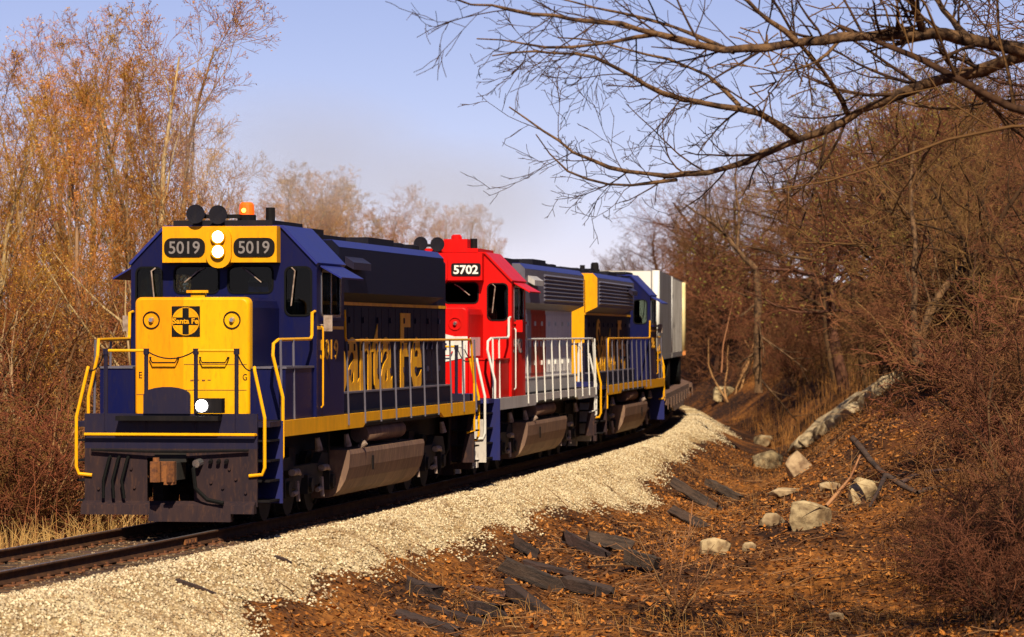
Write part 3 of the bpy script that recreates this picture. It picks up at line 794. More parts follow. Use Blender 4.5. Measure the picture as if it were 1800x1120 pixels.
    MB().prism(bp, u0, u1, 'y').obj('hood_flare', P['flare'], L)
    if flip: MB().prism(bp, u1 + .002, u1 + .03, 'y').obj('flare_end', P['hood_end'], L)
    MB().prism([(-hw, 4.348), (-hw + .118, 4.468), (hw - .118, 4.468), (hw, 4.348), (hw - .118, 4.456), (-hw + .118, 4.456)], u0 + .02, u1, 'y').obj('flare_lit_top', P['flare_lit_top'], L)  # bright strip paints the sky-lit top edge of the flare
    for sg in (-1, 1):
        a = sg * hw
        lv = MB() if P['louvre'] else None
        for i in range(7 if P['louvre'] else 0):
            z = 3.66 + i * .09
            y0, y1 = P['louvre']
            lv.add([(a, y0, z), (a, y1, z), (a + sg * .05, y1, z + .035), (a + sg * .05, y0, z + .035), (a, y1, z + .07), (a, y0, z + .07)], [(0, 1, 2, 3), (3, 2, 4, 5), (0, 3, 5), (1, 4, 2)])
        if lv: lv.obj('louvre', P['louvre_mat'], L)
        # small hooded vent at the front of the flare
        MB().prism([(a, 4.06), (a + sg * .15, 3.98), (a + sg * .15, 4.10), (a, 4.20)], u0 + .5, u0 + 2.0, 'y').obj('vent_hood', P['vent'], L)
        # doors
        k = 0; u = 6.1
        while u < 17.5:
            w = .62 if k % 4 else .5
            x0, x1 = sorted((sg * .931, sg * .945))
            d_ = MB().box(x0, x1, u, u + w, 2.02, 3.36).obj('hood_door', P['hood'], L)
            x0, x1 = sorted((sg * .946, sg * .985))
            MB().box(x0, x1, u + w - .09, u + w - .05, 2.62, 2.74).obj('latch', P['latch'], d_)
            if k % 2 == 0: MB().box(x0, x1, u + .03, u + .07, 2.2, 2.3).obj('hinge', P['latch'], d_), MB().box(x0, x1, u + .03, u + .07, 3.1, 3.2).obj('hinge', P['latch'], d_)
            u += w + .035; k += 1
        x0, x1 = sorted((sg * .931, sg * 1.06))
        MB().box(x0, x1, 5.6, 18.1, 1.605, 1.90).obj('cable_duct', P['duct'], L)
        MB().box(x0, x1 + (0.01 if sg > 0 else 0), 5.6, 18.1, 1.90, 1.93).obj('duct_lid', P['duct_lid'], L)
        if P.get('stripe'):
            x0, x1 = sorted((sg * .931, sg * .952))
            MB().box(x0, x1, 5.6, 18.2, 3.40, 3.455).obj('stripe', P['stripe'], L)
        side = 'right' if sg > 0 else 'left'
        if P.get('letters'):
            text('Santa Fe', 'lettering', 'letter', L, (11.45, 2.58, 8.1, 1.46), side, sg * .962, 0.022, .012)
            text(num, 'cab_number', 'letter', L, (4.35, 2.66, 1.35, .32), side, sg * 1.512, 0.01)
            MB().box(*sorted((sg * 1.501, sg * 1.508)), 3.46, 5.48, 2.98, 3.03).obj('stripe', 'letter', L)
        else:
            text(num, 'cab_number', 'digit', L, (4.35, 2.66, 1.35, .30), side, sg * 1.512, 0.01)
    # roof: fans, stacks, hatches
    for i, u in enumerate(P['fans']):
        fb = MB().tube([(0, u, 4.42), (0, u, 4.60), (0, u, 4.62)], [.66, .66, .60], 20).obj('radiator_fan', 'dark_roof', L)
        MB().tube([(0, u, 4.61), (0, u, 4.66)], [.56, .16], 20).obj('fan_grille', 'black', fb)
    for u_a, u_b, hw2, zt in P['hatches']:
        MB().box(-hw2, hw2, u_a, u_b, 4.40, zt).obj('roof_hatch', 'dark_roof', L)
    MB().box(-.25, .25, 8.9, 9.9, 4.42, 4.72).obj('exhaust_stack', 'black', L)
    # horns, beacon, antenna
    if P['horns']:
        hn = MB().box(-.38, .22, 3.62, 3.70, 4.74, 4.80).obj('horn_bracket', 'black', L)
        MB().cyl((-.1, 3.66, 4.70), (-.1, 3.66, 4.80), .03, 6).obj('horn_post', 'black', L)
        for x, y0, z in ((-.36, 3.02, 4.79), (-.02, 3.10, 4.78)):
            MB().tube([(x, y0 + .62, z), (x, y0 + .25, z), (x, y0 + .08, z), (x, y0, z), (x, y0 + .02, z), (x, y0 + .2, z)], [.03, .055, .095, .15, .138, .03], 18, False).obj('horn', 'dark_roof', L)
    bk = MB().cyl((.26, 3.9, 4.70), (.26, 3.9, 4.80), .15, 14).obj('beacon_base', 'black', L)
    MB().tube([(.26, 3.9, 4.80), (.26, 3.9, 4.96), (.26, 3.9, 5.0)], [.125, .115, .08], 14).obj('beacon', P['beacon'], bk)
    MB().cyl((.60, 4.1, 4.70), (.60, 4.1, 4.92), .075, 10).obj('antenna', 'black', L)
    # below the frame
    tp = [(-1.46, 1.0), (1.46, 1.0), (1.48, .93)] + [(1.48 - .42 * (1 - math.cos(R(a))) ** 1.0, .93 - .72 * math.sin(R(a))) for a in (18, 36, 54, 72, 90)]
    tp += [(-x, z) for x, z in reversed(tp[2:])]
    tk = MB().prism(tp, 6.15, 12.95, 'y').obj('fuel_tank', 'tank', L)
    for sg in (-1, 1):
        MB().cyl((sg * 1.38, 7.5, 1.0), (sg * 1.44, 7.5, 1.12), .05, 8).obj('tank_vent', 'steel_light', tk)
        MB().cyl((sg * 1.40, 7.3, 1.02), (sg * 1.52, 7.3, 1.10), .045, 8).obj('fuel_filler', 'steel_light', tk)
        MB().box(*sorted((sg * 1.482, sg * 1.50)), 8.0, 8.09, .62, .86).obj('sight_glass', 'black', tk)
        MB().cyl((sg * 1.24, 8.1, 1.22), (sg * 1.24, 11.6, 1.22), .155, 14).obj('air_reservoir', 'tank', L, smooth=True)
        for u in (4.1, 6.4, 15.4): MB().cyl((sg * 1.36, u, 1.26), (sg * 1.38, u + .05, 1.06), .04, 8, .07).obj('sand_pipe_cap', 'steel_light', L)
        for u in (1.5, 6.0, 12.2, 17.4): MB().tube([(sg * 1.15, u, 1.3), (sg * 1.12, u + .1, .7), (sg * .85, u + .25, .12)], .025, 6).obj('sand_pipe', 'truck_black', L)
    make_truck(L, 4.35, 'steel_light'); make_truck(L, 14.75, 'steel_light')
    return L

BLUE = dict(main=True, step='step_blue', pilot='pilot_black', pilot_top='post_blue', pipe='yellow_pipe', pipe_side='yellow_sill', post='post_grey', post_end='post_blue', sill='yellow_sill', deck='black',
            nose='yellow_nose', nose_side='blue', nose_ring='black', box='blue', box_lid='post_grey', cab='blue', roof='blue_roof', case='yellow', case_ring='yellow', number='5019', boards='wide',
            hood='blue_hood', hood_end='blue_hood', bulge=(6.5, 16.4, 1.22), flare='blue_hood', flare_lit_top='blue_roof', louvre=None, louvre_mat='blue_hood', vent='post_blue', latch='post_blue', duct='blue_hood', duct_lid='post_grey',
            stripe='letter', letters=True, fans=(13.6, 15.2, 16.8), hatches=((6.2, 8.4, .95, 4.55), (10.2, 12.6, .98, 4.60)), horns=True, beacon='amber', mirror='steel_light')
RED = dict(BLUE); RED.update(main=False, plate=1.46, step_w=1.62, pilot='pilot_white', pilot_top='step_blue', pipe='white_paint', pipe_side='white_paint', post='white_paint', post_end='white_paint', sill='grey_paint', nose='red', nose_side='red',
            nose_ring='red', box='red', box_lid='red', cab='red', roof='red', case='red', case_ring='red', number='5702', boards='close', hood='hood_bands', hood_end='hood_bands', bulge=(7.4, 18.2, 1.24), flare='post_grey',
            louvre=(10.6, 17.9), louvre_mat='post_grey', vent='grey_paint', latch='white_paint', duct='grey_paint', duct_lid='grey_paint', stripe=None, letters=False, fans=(14.2, 15.8, 17.3), beacon='red', mirror='red',
            hatches=((6.2, 8.6, .95, 4.56), (10.6, 12.9, .98, 4.62)))
REAR = dict(BLUE); REAR.update(main=False, hood_end='yellow', number='5030', post='post_grey', horns=False, beacon='black', louvre=(8.4, 17.6), bulge=(7.8, 18.0, 1.24), louvre_mat='post_grey', flare='post_grey', pilot='pilot_black', fans=(12.6, 14.6, 16.6))
loco_a = make_loco('locomotive', 'lead blue and yellow diesel locomotive numbered 5019 with lit headlights', 0.0, False, BLUE)
loco_b = make_loco('locomotive', 'red-nosed diesel locomotive numbered 5702 with white railings and grey hood', 20.05, False, RED)
loco_c = make_loco('locomotive', 'third blue locomotive running hood first, yellow hood end, cab at its far end', 40.1, True, REAR)
US = [5.75 + 1.39 * i for i in range(10)]
for lo, P in ((loco_a, BLUE), (loco_b, RED), (loco_c, REAR)):
    for sg in (-1, 1): side_railing(lo, sg, P, US, 2.80, 5.6, 17.9)

MB().cyl((.24, 3.80, 4.86), (.24, 3.765, 4.87), .035, 8).obj('beacon_bulb', 'amber_bulb', loco_a)
for z, xa, xb in ((2.05, -.10, .86), (2.44, -.12, .86), (1.98, -.86, -.42)):
    MB().box(xa, xb, 1.300, 1.306, z, z + .008).obj('panel_seam', 'rust', loco_a)
MB().box(-.137, -.129, 1.300, 1.306, 1.70, 3.36).obj('panel_seam', 'yellow', loco_a)
for i in range(4): MB().box(-.02 + i * .09, .03 + i * .09, 1.300, 1.306, 2.19 + (i % 2) * .01, 2.212).obj('stencil_mark', 'rust', loco_a)
# round cross emblem on the lead nose
em = MB().box(-.31, .13, 1.292, 1.304, 2.87, 3.33).obj('nose_emblem', 'black', loco_a)
ec, ez_ = -.09, 3.10
for qx, qz in ((-1, 1), (1, 1), (-1, -1), (1, -1)):
    arc = [(ec + qx * .045, ez_ + qz * .045)]
    r_ = .205
    for k in range(9):
        a = R(13 + (90 - 26) * k / 8)
        arc.append((ec + qx * r_ * math.cos(a), ez_ + qz * r_ * math.sin(a)))
    arc[0] = (ec + qx * .05, ez_ + qz * .06)
    arc.insert(1, (ec + qx * r_ * math.cos(R(13)), ez_ + qz * .06)); arc.append((ec + qx * .05, ez_ + qz * r_ * math.sin(R(77))))
    MB().prism(arc, 1.286, 1.2915, 'y').obj('emblem_quarter', 'yellow', em)
MB().ring(circ(ec, ez_, .215, 28), circ(ec, ez_, .205, 28), 1.286, 1.2915, 'y').obj('emblem_ring', 'yellow', em)
text('Santa Fe', 'emblem_lettering', 'yellow', em, (ec, ez_ + .005, .40, .085), 'front', 1.284, 0.03, .006)
text('G', 'end_mark', 'black', loco_a, (.87 - .04, 2.25, .07, .10), 'front', 1.302, 0.01, .003)
text('E', 'end_mark', 'black', loco_a, (-.80, 2.28, .05, .10), 'front', 1.302, 0.01, .003)
MB().box(.05, .55, 3.5, 3.95, 4.701, 4.90).obj('roof_box', 'red', loco_b)
# white swept badge on the red nose
bd = MB().prism([(-.30, 3.06), (.10, 3.02), (.45, 2.90), (.62, 2.86), (.89, 2.86), (.89, 2.44), (.70, 2.40), (.30, 2.32), (-.30, 2.25)], 1.292, 1.303, 'y').obj('nose_badge', 'white_paint', loco_b)
MB().prism([(-.12, 2.92), (.12, 2.89), (.38, 2.79), (-.12, 2.79)], 1.286, 1.291, 'y').obj('badge_mark', 'step_blue', bd)
MB().prism([(.36, 2.72), (.46, 2.72), (.46, 2.58), (.36, 2.58)], 1.286, 1.291, 'y').obj('badge_mark', 'step_blue', bd)
MB().prism([(-.12, 2.60), (.02, 2.60), (.02, 2.42), (-.12, 2.38)], 1.286, 1.291, 'y').obj('badge_mark', 'red', bd)
MB().box(.901, .912, 1.54, 2.9, 2.46, 2.84).obj('badge_tail', 'white_paint', loco_b)
# yellow chevron slats on the sill of the third engine's cab steps
for z in (2.12, 2.34):
    for i in range(7):
        MB().box(-1.475, -1.455, 1.4 + i * .27, 1.58 + i * .27, z, z + .06).obj('warning_stripe', 'yellow', loco_c)

# ------------------------------------------------------------------ flat cars with road trailers
def make_flat(label, s0):
    L_ = 26.5
    pa, pb = path(s0 + 3), path(s0 + L_ - 3)
    ang = math.atan2(pb[0] - pa[0], pb[1] - pa[1])
    f = Vector((math.sin(ang), math.cos(ang), 0))
    o = thing('flat_car', label, 'flat car', Vector((float(pa[0]), float(pa[1]), 0)) - f * 3, -ang, 'flat cars behind the locomotives')
    MB().box(-1.45, 1.45, 0, L_, .92, 1.08).obj('deck', 'flat_brown', o)
    for sg in (-1, 1):
        MB().prism([(.3, .92), (L_ - .3, .92), (L_ - .3, .75), (L_ - 5, .70), (L_ - 8, .42), (8, .42), (5, .70), (.3, .75)], *sorted((sg * 1.40, sg * 1.47)), 'x').obj('side_sill', 'flat_brown', o)
        for k in range(9): MB().box(*sorted((sg * 1.472, sg * 1.50)), 1 + k * 3, 1.15 + k * 3, .60, .92).obj('stake_pocket', 'flat_brown', o)
    for yc in (3.0, L_ - 3.0):
        t = MB().box(-.9, .9, yc - .3, yc + .3, .5, .9).obj('truck', 'truck_black', o)
        for sg in (-1, 1):
            MB().prism([(yc - 1.2, .38), (yc - .5, .62), (yc + .5, .62), (yc + 1.2, .38), (yc + .4, .28), (yc - .4, .28)], *sorted((sg * 1.0, sg * 1.12)), 'x').obj('side_frame', 'truck_black', t)
            for k in (-.85, .85): MB().cyl((sg * .7, yc + k, .42), (sg * .82, yc + k, .42), .42, 16).obj('wheel', 'truck_black', t)
    MB().box(-.16, .16, -.5, .2, .74, 1.0).obj('coupler', 'rust', o)
    return o, f, ang
def make_trailer(label, flat, y0, body, edge, low, ribs):
    fl, f, ang = flat
    base = fl.location + f * y0; base.z = 1.085
    o = thing('semi_trailer', label, 'trailer', base, -ang, 'road trailers riding on the flat cars')
    L_, zb, zt, hw = 12.0, 1.15, 3.78, 1.22
    pl = [(-hw, L_), (-hw, .25)] + [(-hw + .25 - .25 * math.cos(R(a)), .25 - .25 * math.sin(R(a))) for a in (30, 60, 90)] + [(hw - .25 + .25 * math.sin(R(a)), .25 - .25 * math.cos(R(a))) for a in (0, 30, 60, 90)] + [(hw, L_)]
    MB().prism(pl, zb, zt, 'z').obj('box_body', body, o, smooth=False)
    MB().box(-hw + .26, hw - .26, -.008, .002, zb + .05, zt - .02).obj('front_panel', edge if ribs == 0 else body, o)
    for sg in (-1, 1):
        MB().tube([(sg * (hw - .12), .10, zb), (sg * (hw - .12), .10, zt)], .13, 10).obj('corner_post', edge, o, smooth=True)
        for k in range(ribs): MB().box(*sorted((sg * hw, sg * (hw + .02))), .6 + k * (L_ - 1) / ribs, .66 + k * (L_ - 1) / ribs, zb + .05, zt - .05).obj('side_rib', body, o)
        MB().cyl((sg * .8, 2.6, 0), (sg * .8, 2.6, zb), .05, 8).box(sg * .8 - .1, sg * .8 + .1, 2.5, 2.7, 0, .03).obj('landing_leg', 'black', o)
        for yy in (9.4, 10.6):
            MB().cyl((sg * .85, yy, .5), (sg * 1.2, yy, .5), .5, 18).obj('wheel', 'rubber', o)
    MB().box(-hw - .01, hw + .01, -.02, L_ + .01, zb - .12, zb + .04).obj('lower_rail', low, o)
    MB().box(-.4, .4, 9.0, 11.0, .45, zb - .12).obj('axle_frame', 'black', o)
    MB().box(-.35, .35, .1, .7, .0, zb - .12).obj('hitch', 'rust', o)
    return o
fa = make_flat('brown flat car coupled behind the third locomotive', 60.4)
fb = make_flat('brown flat car following behind the first flat car', 87.8)
ta = make_trailer('white box trailer riding directly behind the third locomotive', fa, .9, 'trailer_grey', 'trailer_white', 'trailer_grey', 0)
tb = make_trailer('grey ribbed box trailer with pale corner posts, second on the train', fa, 13.6, 'trailer_grey', 'trailer_white', 'trailer_grey', 12)
tc_ = make_trailer('cream box trailer with orange lower rail, third on the train', fb, .9, 'trailer_grey', 'trailer_cream', 'trailer_orange', 10)
td = make_trailer('grey box trailer, last one showing on the train', fb, 13.6, 'trailer_grey', 'trailer_grey', 'trailer_grey', 10)
mk = MB()
for x, z in ((.35, 3.55), (-.2, 3.4)): mk.ring(circ(x, z, .12), circ(x, z, .08), -.02, -.009, 'y')
mk.obj('trailer_badge', 'black', ta)

# ------------------------------------------------------------------ bare trees, shrubs, brush
mat('bark_tan', (0.36, 0.235, 0.125), rough=0.95, col2=(0.16, 0.085, 0.04), scale=5, lo=.4, hi=.7, bump=0.4, bscale=14, stretch=(1, 1, .3), rnd=0.3, spec=.15)
mat('bark_dark', (0.10, 0.048, 0.026), rough=0.95, col2=(0.038, 0.019, 0.012), scale=5, bump=0.4, bscale=14, stretch=(1, 1, .3), rnd=0.35, spec=.15)
mat('bark_limb', (0.17, 0.095, 0.048), rough=0.95, col2=(0.035, 0.020, 0.014), scale=6, lo=.42, hi=.62, bump=0.6, bscale=20, stretch=(1, 1, 1), spec=.15)
mat('twig_tan', (0.43, 0.185, 0.042), rough=0.9, col2=(0.29, 0.095, 0.022), scale=.6, rnd=0.35, spec=.15)
mat('twig_rust', (0.27, 0.105, 0.038), rough=0.9, col2=(0.14, 0.052, 0.021), scale=.6, rnd=0.4, spec=.15)
mat('twig_brown', (0.22, 0.098, 0.041), rough=0.9, col2=(0.098, 0.040, 0.019), scale=.6, rnd=0.4, spec=.15)
mat('twig_pale', (0.34, 0.18, 0.08), rough=0.9, col2=(0.22, 0.10, 0.045), scale=.8, rnd=0.3, spec=.15)
mat('bud_tan', (0.52, 0.29, 0.055), rough=0.9, col2=(0.46, 0.17, 0.028), scale=.5, rnd=0.3, spec=.15)
mat('bud_green', (0.185, 0.17, 0.035), rough=0.9, col2=(0.22, 0.15, 0.04), scale=.5, rnd=0.25, spec=.15)
mat('dry_grass', (0.46, 0.27, 0.085), rough=0.9, col2=(0.34, 0.155, 0.045), scale=.7, col3=(0.6, 0.42, 0.19), scale3=3, spec=.2)
mat('dry_weed', (0.36, 0.15, 0.036), rough=0.9, col2=(0.15, 0.066, 0.026), scale=.7, col3=(0.38, 0.19, 0.06), scale3=3, spec=.2)
mat('leaf_brown', (0.42, 0.145, 0.022), rough=0.8, col2=(0.24, 0.08, 0.016), scale=1.5, col3=(0.55, 0.27, 0.08), scale3=6, spec=.25)
mat('leaf_dark', (0.07, 0.032, 0.016), rough=0.8, col2=(0.12, 0.05, 0.02), scale=1.5, spec=.25)

def nrm(v): return v / np.maximum(np.linalg.norm(v, axis=-1, keepdims=True), 1e-9)

def tubes_to_arrays(polys, sides):
    """polys: list of (pts (k,3), radii (k,)), grouped by k and swept at once"""
    V, F = [], []; base = 0
    groups = {}
    for p, r in polys: groups.setdefault(len(p), []).append((p, r))
    for k, lst in groups.items():
        P = np.array([a for a, _ in lst]); Rr = np.array([b for _, b in lst]); m = len(lst)
        T = np.empty_like(P); T[:, 1:-1] = P[:, 2:] - P[:, :-2]; T[:, 0] = P[:, 1] - P[:, 0]; T[:, -1] = P[:, -1] - P[:, -2]
        T = nrm(T)
        ref = np.where(abs(T[:, :1, 2:3]) > 0.8, np.array([1., 0, 0]), np.array([0, 0, 1.]))
        A = nrm(np.cross(T, np.broadcast_to(ref, T.shape))); B = np.cross(T, A)
        w = np.arange(sides) * 2 * np.pi / sides
        ring = P[:, :, None] + (A[:, :, None] * np.cos(w)[None, None, :, None] + B[:, :, None] * np.sin(w)[None, None, :, None]) * Rr[:, :, None, None]
        V.append(ring.reshape(-1, 3))
        i = np.arange(m)[:, None, None] * k * sides + np.arange(k - 1)[None, :, None] * sides; j = np.arange(sides)[None, None]
        f = np.stack([i + j, i + (j + 1) % sides, i + sides + (j + 1) % sides, i + sides + j], -1).reshape(-1, 4) + base
        F.append(f); base += m * k * sides
    return np.concatenate(V), np.concatenate(F)

def grow(rs, p0, d0, length, r0, level, spec, out):
    """recursive branch; out[level] collects (pts, radii)"""
    sp = spec[level]; n = sp['n']
    pts = [np.array(p0, float)]; d = nrm(np.array(d0, float)); seg = length / n
    for i in range(n):
        d = nrm(d + rs.normal(0, sp['crook'], 3) + np.array([0, 0, sp['up']]))
        pts.append(pts[-1] + d * seg)
    pts = np.array(pts); t = np.linspace(0, 1, n + 1)
    rad = np.maximum(r0 * (1 - t * (1 - sp['tip'])), spec[-1]['rmin'])
    out[level].append((pts, rad))
    if level + 1 < len(spec):
        c = spec[level + 1]; k = rs.poisson(c['k']) if c['k'] > 3 else int(round(c['k'] + rs.uniform(-.5, .5)))
        az = rs.uniform(0, 6.28)
        for j in range(max(k, 1)):
            tt = c['t0'] + (1 - c['t0']) * ((j + rs.uniform(0, 1)) / max(k, 1))
            q = min(tt, .999) * n; i = int(q); fr = q - i
            p = pts[i] * (1 - fr) + pts[i + 1] * fr
            dd = nrm(pts[i + 1] - pts[i]); az += 2.4 + rs.normal(0, .4)
            a = nrm(np.cross(dd, [0.31, 0.17, 0.93] if abs(dd[2]) < .9 else [1, 0.1, 0])); b = np.cross(dd, a)
            ang = np.radians(rs.normal(c['ang'], 9))
            nd = dd * np.cos(ang) + (a * np.cos(az) + b * np.sin(az)) * np.sin(ang)
            grow(rs, p, nd, length * c['len'] * (1.15 - .55 * tt) * rs.uniform(.7, 1.25), max(rad[min(i + 1, n)] * c['r'], spec[-1]['rmin']), level + 1, spec, out)

def SPEC(kind):
    if kind == 'tall':
        return [dict(n=9, crook=.06, up=.03, tip=.15), dict(n=6, crook=.10, up=.08, tip=.25, k=16, t0=.16, ang=31, len=.31, r=.5), dict(n=4, crook=.13, up=.07, tip=.3, k=7, t0=.2, ang=36, len=.46, r=.55),
                dict(n=3, crook=.16, up=.05, tip=.4, k=5, t0=.15, ang=42, len=.5, r=.6), dict(n=2, crook=.16, up=.04, tip=.5, k=3.6, t0=.15, ang=42, len=.55, r=.7, rmin=.0045)]
    if kind == 'oak':
        return [dict(n=7, crook=.10, up=.02, tip=.3), dict(n=7, crook=.16, up=.05, tip=.25, k=12, t0=.28, ang=55, len=.62, r=.6), dict(n=5, crook=.19, up=.04, tip=.3, k=7, t0=.2, ang=48, len=.46, r=.55),
                dict(n=3, crook=.22, up=.02, tip=.4, k=5, t0=.15, ang=48, len=.5, r=.65), dict(n=2, crook=.22, up=.02, tip=.5, k=3.6, t0=.15, ang=46, len=.55, r=.7, rmin=.0055)]
    if kind == 'sapling':
        return [dict(n=7, crook=.07, up=.05, tip=.2), dict(n=4, crook=.12, up=.12, tip=.3, k=13, t0=.2, ang=36, len=.40, r=.5), dict(n=3, crook=.15, up=.1, tip=.4, k=6, t0=.2, ang=38, len=.5, r=.6),
                dict(n=2, crook=.18, up=.08, tip=.5, k=5, t0=.2, ang=40, len=.5, r=.7, rmin=.0042)]
    return [dict(n=5, crook=.16, up=.02, tip=.4), dict(n=4, crook=.2, up=.02, tip=.4, k=6, t0=.2, ang=42, len=.55, r=.65), dict(n=3, crook=.22, up=.01, tip=.5, k=5, t0=.15, ang=46, len=.52, r=.7),
            dict(n=2, crook=.22, up=.01, tip=.5, k=3.4, t0=.15, ang=46, len=.55, r=.75, rmin=.0055)]

def buds(rs, twigs, per, size, frac=1.0):
    tips = np.array([p[-1] for p, _ in twigs] * per + [p[len(p) // 2] for p, _ in twigs])
    if frac < 1: tips = tips[rs.uniform(0, 1, len(tips)) < frac]
    n = len(tips); c = tips + rs.normal(0, .03, (n, 3))
    a = nrm(rs.normal(0, 1, (n, 3))); b = nrm(np.cross(a, rs.normal(0, 1, (n, 3)))); s_ = size * rs.uniform(.6, 1.4, (n, 1))
    V = np.stack([c - a * s_, c + b * s_ * .45, c + a * s_, c - b * s_ * .45], 1).reshape(-1, 3)
    return V, np.arange(n * 4).reshape(-1, 4)

PROTO = {}
def make_proto(key, kind, seed, height, r0, barkm, twigm, budm=None, budsize=.03, budfrac=1.0, stems=1, lean=.08, cut=2, per=1):
    rs = np.random.RandomState(seed); spec = SPEC(kind)
    if stems > 1: spec[0]['n'] = 5
    out = [[] for _ in spec]
    for i in range(stems):
        a = rs.uniform(0, 6.28); l = lean if stems == 1 else rs.uniform(.15, .75)
        off = (0, 0, -.15) if stems == 1 else (np.cos(a) * rs.uniform(.02, .22), np.sin(a) * rs.uniform(.02, .22), -.1)
        grow(rs, off, (np.cos(a) * l, np.sin(a) * l, 1), height * (1 if stems == 1 else rs.uniform(.6, 1.05)), r0 * (1 if stems == 1 else rs.uniform(.6, 1.1)), 0, spec, out)
    V, F = [], []; b = 0
    for lv in range(min(cut, len(out))):
        v, f = tubes_to_arrays(out[lv], 7 if lv == 0 else 5); V.append(v); F.append(f + b); b += len(v)
    t = np_mesh('trunk', np.concatenate(V), np.concatenate(F), barkm, smooth=True)
    V, F, M = [], [], []; b = 0
    for lv in range(cut, len(out)):
        v, f = tubes_to_arrays(out[lv], 3); V.append(v); F.append(f + b); M.append(np.zeros(len(f))); b += len(v)
    mts = [twigm]
    if budm:
        v, f = buds(rs, out[-1], per, budsize, budfrac); V.append(v); F.append(f + b); M.append(np.ones(len(f))); mts.append(budm)
    c = np_mesh('crown', np.concatenate(V), np.concatenate(F), mts, mi=np.concatenate(M))
    PROTO[key] = (t.data, c.data, max(float(v[:, 2].max()) for v in V))
    bpy.data.objects.remove(t); bpy.data.objects.remove(c)

for i in range(4): make_proto(f'tall{i}', 'tall', 10 + i, 11.0, .13, 'bark_tan', 'twig_tan', 'bud_tan', .026, .65)
for i in range(3): make_proto(f'oak{i}', 'oak', 30 + i, 6.4, .15, 'bark_dark', 'twig_brown')
for i in range(2): make_proto(f'budoak{i}', 'oak', 40 + i, 6.4, .14, 'bark_dark', 'twig_brown', 'bud_green', .034, .75)
for i in range(3): make_proto(f'sap{i}', 'sapling', 50 + i, 5.4, .045, 'bark_tan', 'twig_rust', 'bud_tan', .022, .3)
for i in range(3): make_proto(f'sapr{i}', 'sapling', 60 + i, 5.4, .05, 'bark_dark', 'twig_brown')
for i in range(3): make_proto(f'shl{i}', 'shrub', 70 + i, 2.9, .028, 'twig_pale', 'twig_rust', None, stems=9, cut=1)
for i in range(3): make_proto(f'shr{i}', 'shrub', 80 + i, 2.7, .024, 'bark_dark', 'twig_brown', None, stems=9, cut=1)

for i in range(3): make_proto(f'shn{i}', 'shrub', 90 + i, 2.6, .030, 'twig_pale', 'twig_brown', None, stems=6, cut=1)
PLIST = []
def plant(key, pos, sc, rz, name, label, cat, zones, x, tilt=(0, 0), squash=1.0):
    t, c, h = PROTO[key]
    o = thing(name, label, cat, pos, rz, None); o.rotation_euler = (tilt[0], tilt[1], rz); o.scale = (sc * squash, sc * squash, sc)
    for nm, me in (('trunk', t), ('crown', c)):
        ch = bpy.data.objects.new(nm if 'shrub' not in name else ('stems' if nm == 'trunk' else 'twigs'), me); COL.objects.link(ch); ch.parent = o
    row = HOR + (CAMZ - pos[2]) * FPX / pos[1]
    if cat == 'shrub' and zones is ZR and 'low' not in label: label = label + ('high ' if row < 610 else 'halfway up ' if row < 655 else 'low ')
    PLIST.append((o, label, cat, next(z for lim, z in zones if x < lim), sc * h))
    return o
def plant_px(key, x, d, top_y, name, label, cat, zones, rng, tilt=(0, 0), squash=1.0):
    """base on the ground at column x, d metres away; crown reaches row top_y"""
    X = (x - 900) * d / FPX
    z = float(tz(X, d)[0])
    want = CAMZ - (top_y - HOR) * d / FPX - z
    return plant(key, (X, d, z - .05), max(want, .5) / (PROTO[key][2] * .98), rng.uniform(0, 6.28), name, label, cat, zones, x, tilt, squash)
ZL = [(40, 'at the left picture edge'), (130, 'left of the yellow stair handrails'), (215, 'just left of the blue cab'), (330, 'behind the left number board'), (420, 'behind the horns'), (9999, 'behind the amber beacon')]
ZF = [(600, 'above the front of the lead hood'), (690, 'above the rear of the lead hood'), (790, 'above the red cab roof'), (9999, 'above the second locomotive hood')]
ZR = [(1120, 'above the third locomotive'), (1210, 'above the trailers'), (1310, 'right of the trailers'), (1420, 'above the ditch boulders'), (1560, 'above the rock ledge'), (1640, 'under the overhanging limbs'), (1720, 'near the leaning trunk'), (1800, 'inside the right picture edge'), (9999, 'at the right picture edge')]

rng = random.Random(77)
def base_row(x, d):
    return HOR + (CAMZ - float(tz((x - 900) * d / FPX, d)[0])) * FPX / d
# --- left stand: tall budding trees along the far side of the track
LEFT_TOP = lambda x: np.interp(x, [-120, 0, 60, 110, 160, 230, 300, 345, 370, 420, 450], [150, 120, 85, 30, 0, -15, -10, 60, 190, 210, 280])
for i in range(30):
    x = -110 + i * 18.0 + rng.uniform(-10, 10); d = rng.choice([84, 92, 100, 110]) + rng.uniform(-4, 4)
    top = float(LEFT_TOP(x)) + abs(rng.gauss(0, 50))
    s_, l_ = track_coords([(x - 900) * d / FPX], [d])
    if l_[0] > -4.2 or x > 432: continue
    plant_px(f'tall{rng.randrange(4)}', x, d, top, 'bare_tree', 'bare tan tree with buds ' if x < 345 else 'slender bare tan tree ', 'tree', ZL, rng, (rng.uniform(-.07, .07), rng.uniform(-.08, .08)), rng.uniform(.85, 1.15) if x < 345 else .75)
for i in range(24):                        # saplings before them
    x = -60 + i * 20 + rng.uniform(-14, 14); d = rng.uniform(76, 96)
    s_, l_ = track_coords([(x - 900) * d / FPX], [d])
    if l_[0] > -3.9: continue
    plant_px(f'sap{rng.randrange(3)}', x, d, rng.uniform(340, 570), 'bare_sapling', 'thin rust-brown sapling ', 'sapling', ZL, rng, (rng.uniform(-.15, .15), rng.uniform(-.15, .15)), 1.2)
